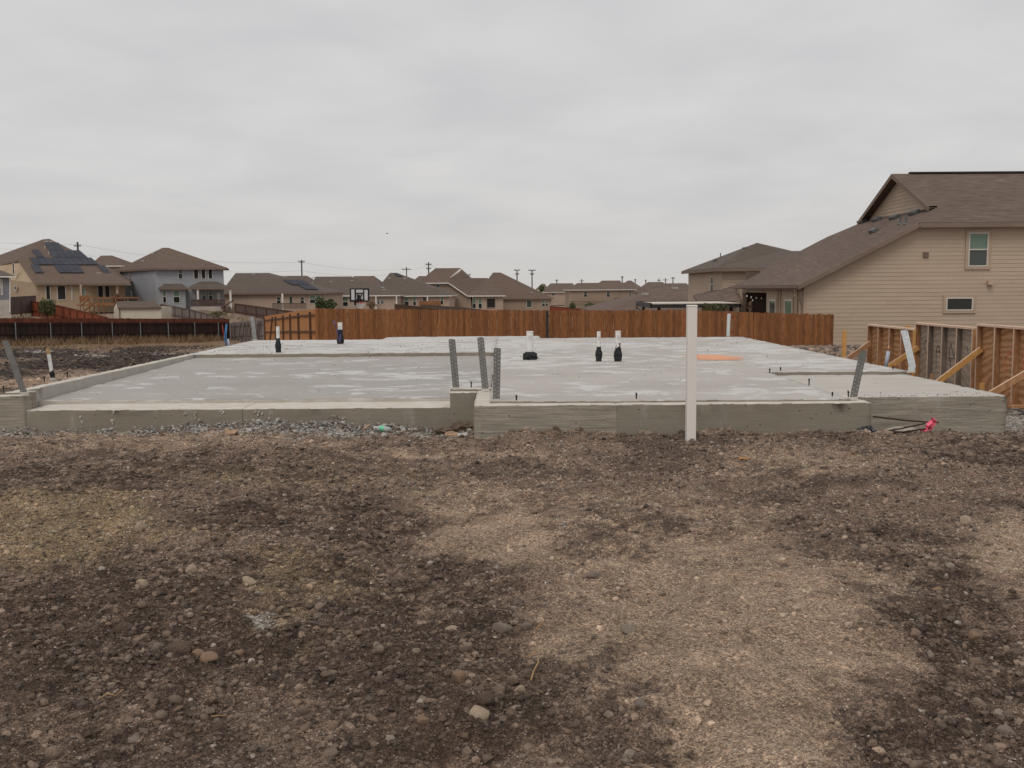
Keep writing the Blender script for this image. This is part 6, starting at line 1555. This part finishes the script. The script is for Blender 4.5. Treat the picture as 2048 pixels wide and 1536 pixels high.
# ------------------------------------------------------------------ basketball hoop
YH = 54.0
H = thing('basketball_hoop', (P(716, 615, YH).x, YH, -1.6), 'black and white basketball backboard and hoop behind the fence', 'basketball hoop')
def hz(l): return [P(660 + a / 12.8, 540 + b / 12.8, YH) for a, b in l]
a, b = hz([(500, 465), (1010, 815)]); mid = (a + b) / 2
m = MB(); m.box(a.x, b.x, YH, YH + 0.04, b.z, a.z); m.build('backboard', MAT['black'], H, bevel=0.03)
for (x0, y0, x1, y1) in ((543, 500, 630, 765), (668, 505, 845, 580), (880, 510, 968, 775), (668, 620, 845, 745)):
    p0, p1 = hz([(x0, y0), (x1, y1)]); m = MB(); m.box(p0.x, p1.x, YH - 0.008, YH - 0.001, p1.z, p0.z); m.build('board_panel', MAT['acrylic'], H)
p0 = hz([(745, 700)])[0]
m = MB(); m.prism([p + Vector((0, -0.012, 0)) for p in hz([(690, 640), (760, 630), (800, 700), (770, 760), (690, 745)])], (0, -0.05, 0)); m.beam(hz([(690, 620)])[0] + Vector((0, -0.03, 0)), hz([(740, 700)])[0] + Vector((0, -0.03, 0)), 0.03, 0.05); m.beam(hz([(820, 620)])[0] + Vector((0, -0.03, 0)), hz([(770, 690)])[0] + Vector((0, -0.03, 0)), 0.03, 0.05); m.build('bracket', MAT['black'], H)
q = hz([(710, 900)])[0]; m = MB(); m.box(q.x - 0.06, q.x + 0.06, YH + 0.05, YH + 0.17, -2.2, mid.z); m.build('pole', MAT['black'], H)
c = hz([(800, 840)])[0] + Vector((0, -0.3, 0)); m = MB(); m.tube([c + Vector((0.23 * math.cos(k * math.pi / 10), 0.23 * math.sin(k * math.pi / 10), 0)) for k in range(21)], 0.015, 6, caps=False); m.beam(c + Vector((0, 0.23, 0)), c + Vector((0, 0.33, 0)), 0.1, 0.1); m.build('rim', MAT['hoop'], H)
m = MB()
for k in range(12):
    for d in (1, -1):
        t0, t1 = k * math.pi / 6, (k + d) * math.pi / 6
        m.tube([c + Vector((0.22 * math.cos(t0), 0.22 * math.sin(t0), 0)), c + Vector((0.14 * math.cos(t1), 0.14 * math.sin(t1), -0.36))], 0.009, 4)
m.build('net', MAT['net'], H)

# ------------------------------------------------------------------ bushes, weeds, dry grass
def leaves(center, rad, n, size, seed):
    rs = np.random.default_rng(seed); d = rs.normal(size=(n, 3)); d /= np.linalg.norm(d, axis=1, keepdims=True)
    rr = rs.uniform(0.25, 1, n) ** 0.5 * (1 + 0.25 * np.sin(d[:, 0] * 5 + seed) * np.cos(d[:, 2] * 4))
    p = np.array(center) + d * rr[:, None] * np.array(rad)
    a = rs.normal(size=(n, 3)); a /= np.linalg.norm(a, axis=1, keepdims=True); b = np.cross(a, rs.normal(size=(n, 3))); b /= np.linalg.norm(b, axis=1, keepdims=True)
    s = size * rs.uniform(0.6, 1.4, (n, 1))
    V = np.stack([p - a * s, p + b * s * 0.45, p + a * s, p - b * s * 0.45], 1).reshape(-1, 3)
    return V, np.arange(4 * n).reshape(n, 4)
def bush(px, py, Y, rpx, rpy, n, mat, label, seed, size=0.07, name='bush', stems=5):
    c = P(px, py, Y); rx, rz = rpx * Y / FPX, rpy * Y / FPX
    t = thing(name, (c.x, c.y, c.z - rz), label, 'bush')
    V, F = leaves(c, (rx, rx * 0.9, rz), n, size, seed); V = V - np.array(ORG[t.name])
    me = np_mesh('foliage', V, F, smooth=False); me.materials.append(MAT[mat]); link('foliage', me, t)
    m = MB()
    for k in range(stems): m.tube([c + Vector((0, 0, -rz - 0.2)), c + Vector((random.uniform(-0.6, 0.6) * rx, random.uniform(-.4, .4) * rx, random.uniform(0, 0.8) * rz))], [0.04, 0.012], 5)
    m.build('stems', MAT['brown_wood'], t)
bush(95, 615, 108, 17, 18, 1500, 'leaf', 'round olive green bush before the red fence at left', 1, 0.10)
bush(640, 606, 53, 10, 12, 500, 'leaf2', 'light green bush rising over the fence near the hoop', 2, 0.07)
bush(658, 609, 53, 14, 10, 700, 'leaf2', 'wider green bush over the fence just left of the hoop', 3, 0.07)
bush(742, 609, 52, 10, 9, 260, 'straw', 'dry reddish branches over the fence right of the hoop', 4, 0.05)
bush(1145, 612, 150, 7, 8, 300, 'leaf', 'small dark bush before the left end of the tan house', 5, 0.12)
bush(1180, 612, 150, 10, 8, 380, 'leaf', 'low dark bush before the middle of the tan house', 6, 0.12)
bush(1084, 577, 320, 5, 6, 300, 'leaf2', 'small green tree between two far brown roofs', 7, 0.3, 'small_tree')
bush(1430, 614, 58, 26, 8, 420, 'leaf', 'dim green plants under the dark patio cover', 8, 0.07)
bush(1500, 611, 52.5, 6, 9, 60, 'straw', 'thin dry stalks before the patio opening', 9, 0.05)
bush(435, 627, 98, 16, 4, 300, 'weed', 'low green weeds at the foot of the blue house stairs', 10, 0.10)

def blades(name, x, y, h, mat, label, cat, lean=0.35):
    n = len(x); z = terrain(x, y) + 0.0
    a = RNG.uniform(0, 6.283, n); w = 0.010 * np.maximum(1, y / 30); l = RNG.normal(0, lean, (n, 2)) * h[:, None]
    b1 = np.stack([x - w * np.cos(a), y - w * np.sin(a), z - 0.05], 1); b2 = np.stack([x + w * np.cos(a), y + w * np.sin(a), z - 0.05], 1)
    tp = np.stack([x + l[:, 0], y + l[:, 1], z + h], 1)
    me = np_mesh(name, np.stack([b1, b2, tp], 1).reshape(-1, 3), np.arange(3 * n).reshape(n, 3), smooth=False); me.materials.append(MAT[mat])
    return tag(link(name, me), label, cat, kind='stuff')
def along(n, back, fwd, power=2.0):
    f = RNG.uniform(-0.35, 1.06, n); d = RNG.uniform(0, 1, n) ** power * fwd - back
    a, b = dl[1], dl[2]
    return a.x + (b.x - a.x) * f + RNG.normal(0, 0.1, n), a.y + (b.y - a.y) * f - 0.3 - d
x, y = along(9000, 0, 9.0, 2.2); k = RNG.uniform(0, 1, len(x)) < np.clip(0.6 + 0.8 * fbm(x, y, 0.5, 3), 0.08, 1); x, y = x[k], y[k]
blades('dry_grass', x, y, RNG.uniform(0.15, 0.75, len(x)) * (0.6 + 0.6 * RNG.uniform(0, 1, len(x))), 'straw', 'dry straw coloured grass along the foot of the dark fence', 'grass', 0.5)
x, y = along(7000, -5, 22.0, 1.2); k = RNG.uniform(0, 1, len(x)) < np.clip(0.25 + 0.9 * fbm(x, y, 0.4, 3), 0.02, 1); x, y = x[k], y[k]
blades('dry_stubble', x, y, RNG.uniform(0.05, 0.22, len(x)), 'straw', 'short dry stubble on the lot before the dark fence', 'grass', 1.0)
x, y = along(1500, 0, 8.0, 1.2); k = fbm(x, y, 0.35, 2) > 0.28; x, y = x[k], y[k]
blades('green_weeds', x, y, RNG.uniform(0.1, 0.4, len(x)), 'weed', 'green weeds among the dry grass by the dark fence', 'weeds', 0.7)
# grass on the slope behind the dark fence
n = 9000; x, y = RNG.uniform(-62, -14, n), RNG.uniform(88, 122, n); k = fbm(x, y, 0.12, 3) > -0.05; x, y = x[k], y[k]
blades('slope_grass', x, y, RNG.uniform(0.1, 0.35, len(x)), 'weed', 'thin grass on the slope behind the dark fence', 'grass', 0.8)

# river stones beside the big house
n = 1600; x, y = RNG.uniform(11.5, 17.5, n), RNG.uniform(36, 46.5, n)
cst = PAL[RNG.integers(0, len(PAL), n)] * RNG.uniform(0.8, 1.5, (n, 1))
tag(link('river_stones', grains('river_stones', x, y, RNG.uniform(0.05, 0.14, n), cst, zadd=0.15 * np.exp(-((y - 42) / 4) ** 2))), 'bed of round river stones at the foot of the tan house', 'stones', kind='stuff')

# bird
p = P(774, 467, 90); bd = thing('bird', p, 'tiny dark bird flying in the grey sky left of centre', 'bird')
m = MB(); m.tube([p + Vector((-0.10, 0, 0)), p + Vector((-0.04, 0, 0.01)), p + Vector((0.05, 0, 0.0)), p + Vector((0.12, 0, -0.01))], [0.012, 0.035, 0.03, 0.006], 8); m.build('body', MAT['bird'], bd, smooth=True)
for s in (-1, 1):
    m = MB(); m.prism([p + Vector((-0.03, 0, 0.01)), p + Vector((0.04, 0, 0.01)), p + Vector((0.03, s * 0.12, 0.06)), p + Vector((0.0, s * 0.2, 0.03))], (0, 0, 0.006)); m.build('wing', MAT['bird'], bd)
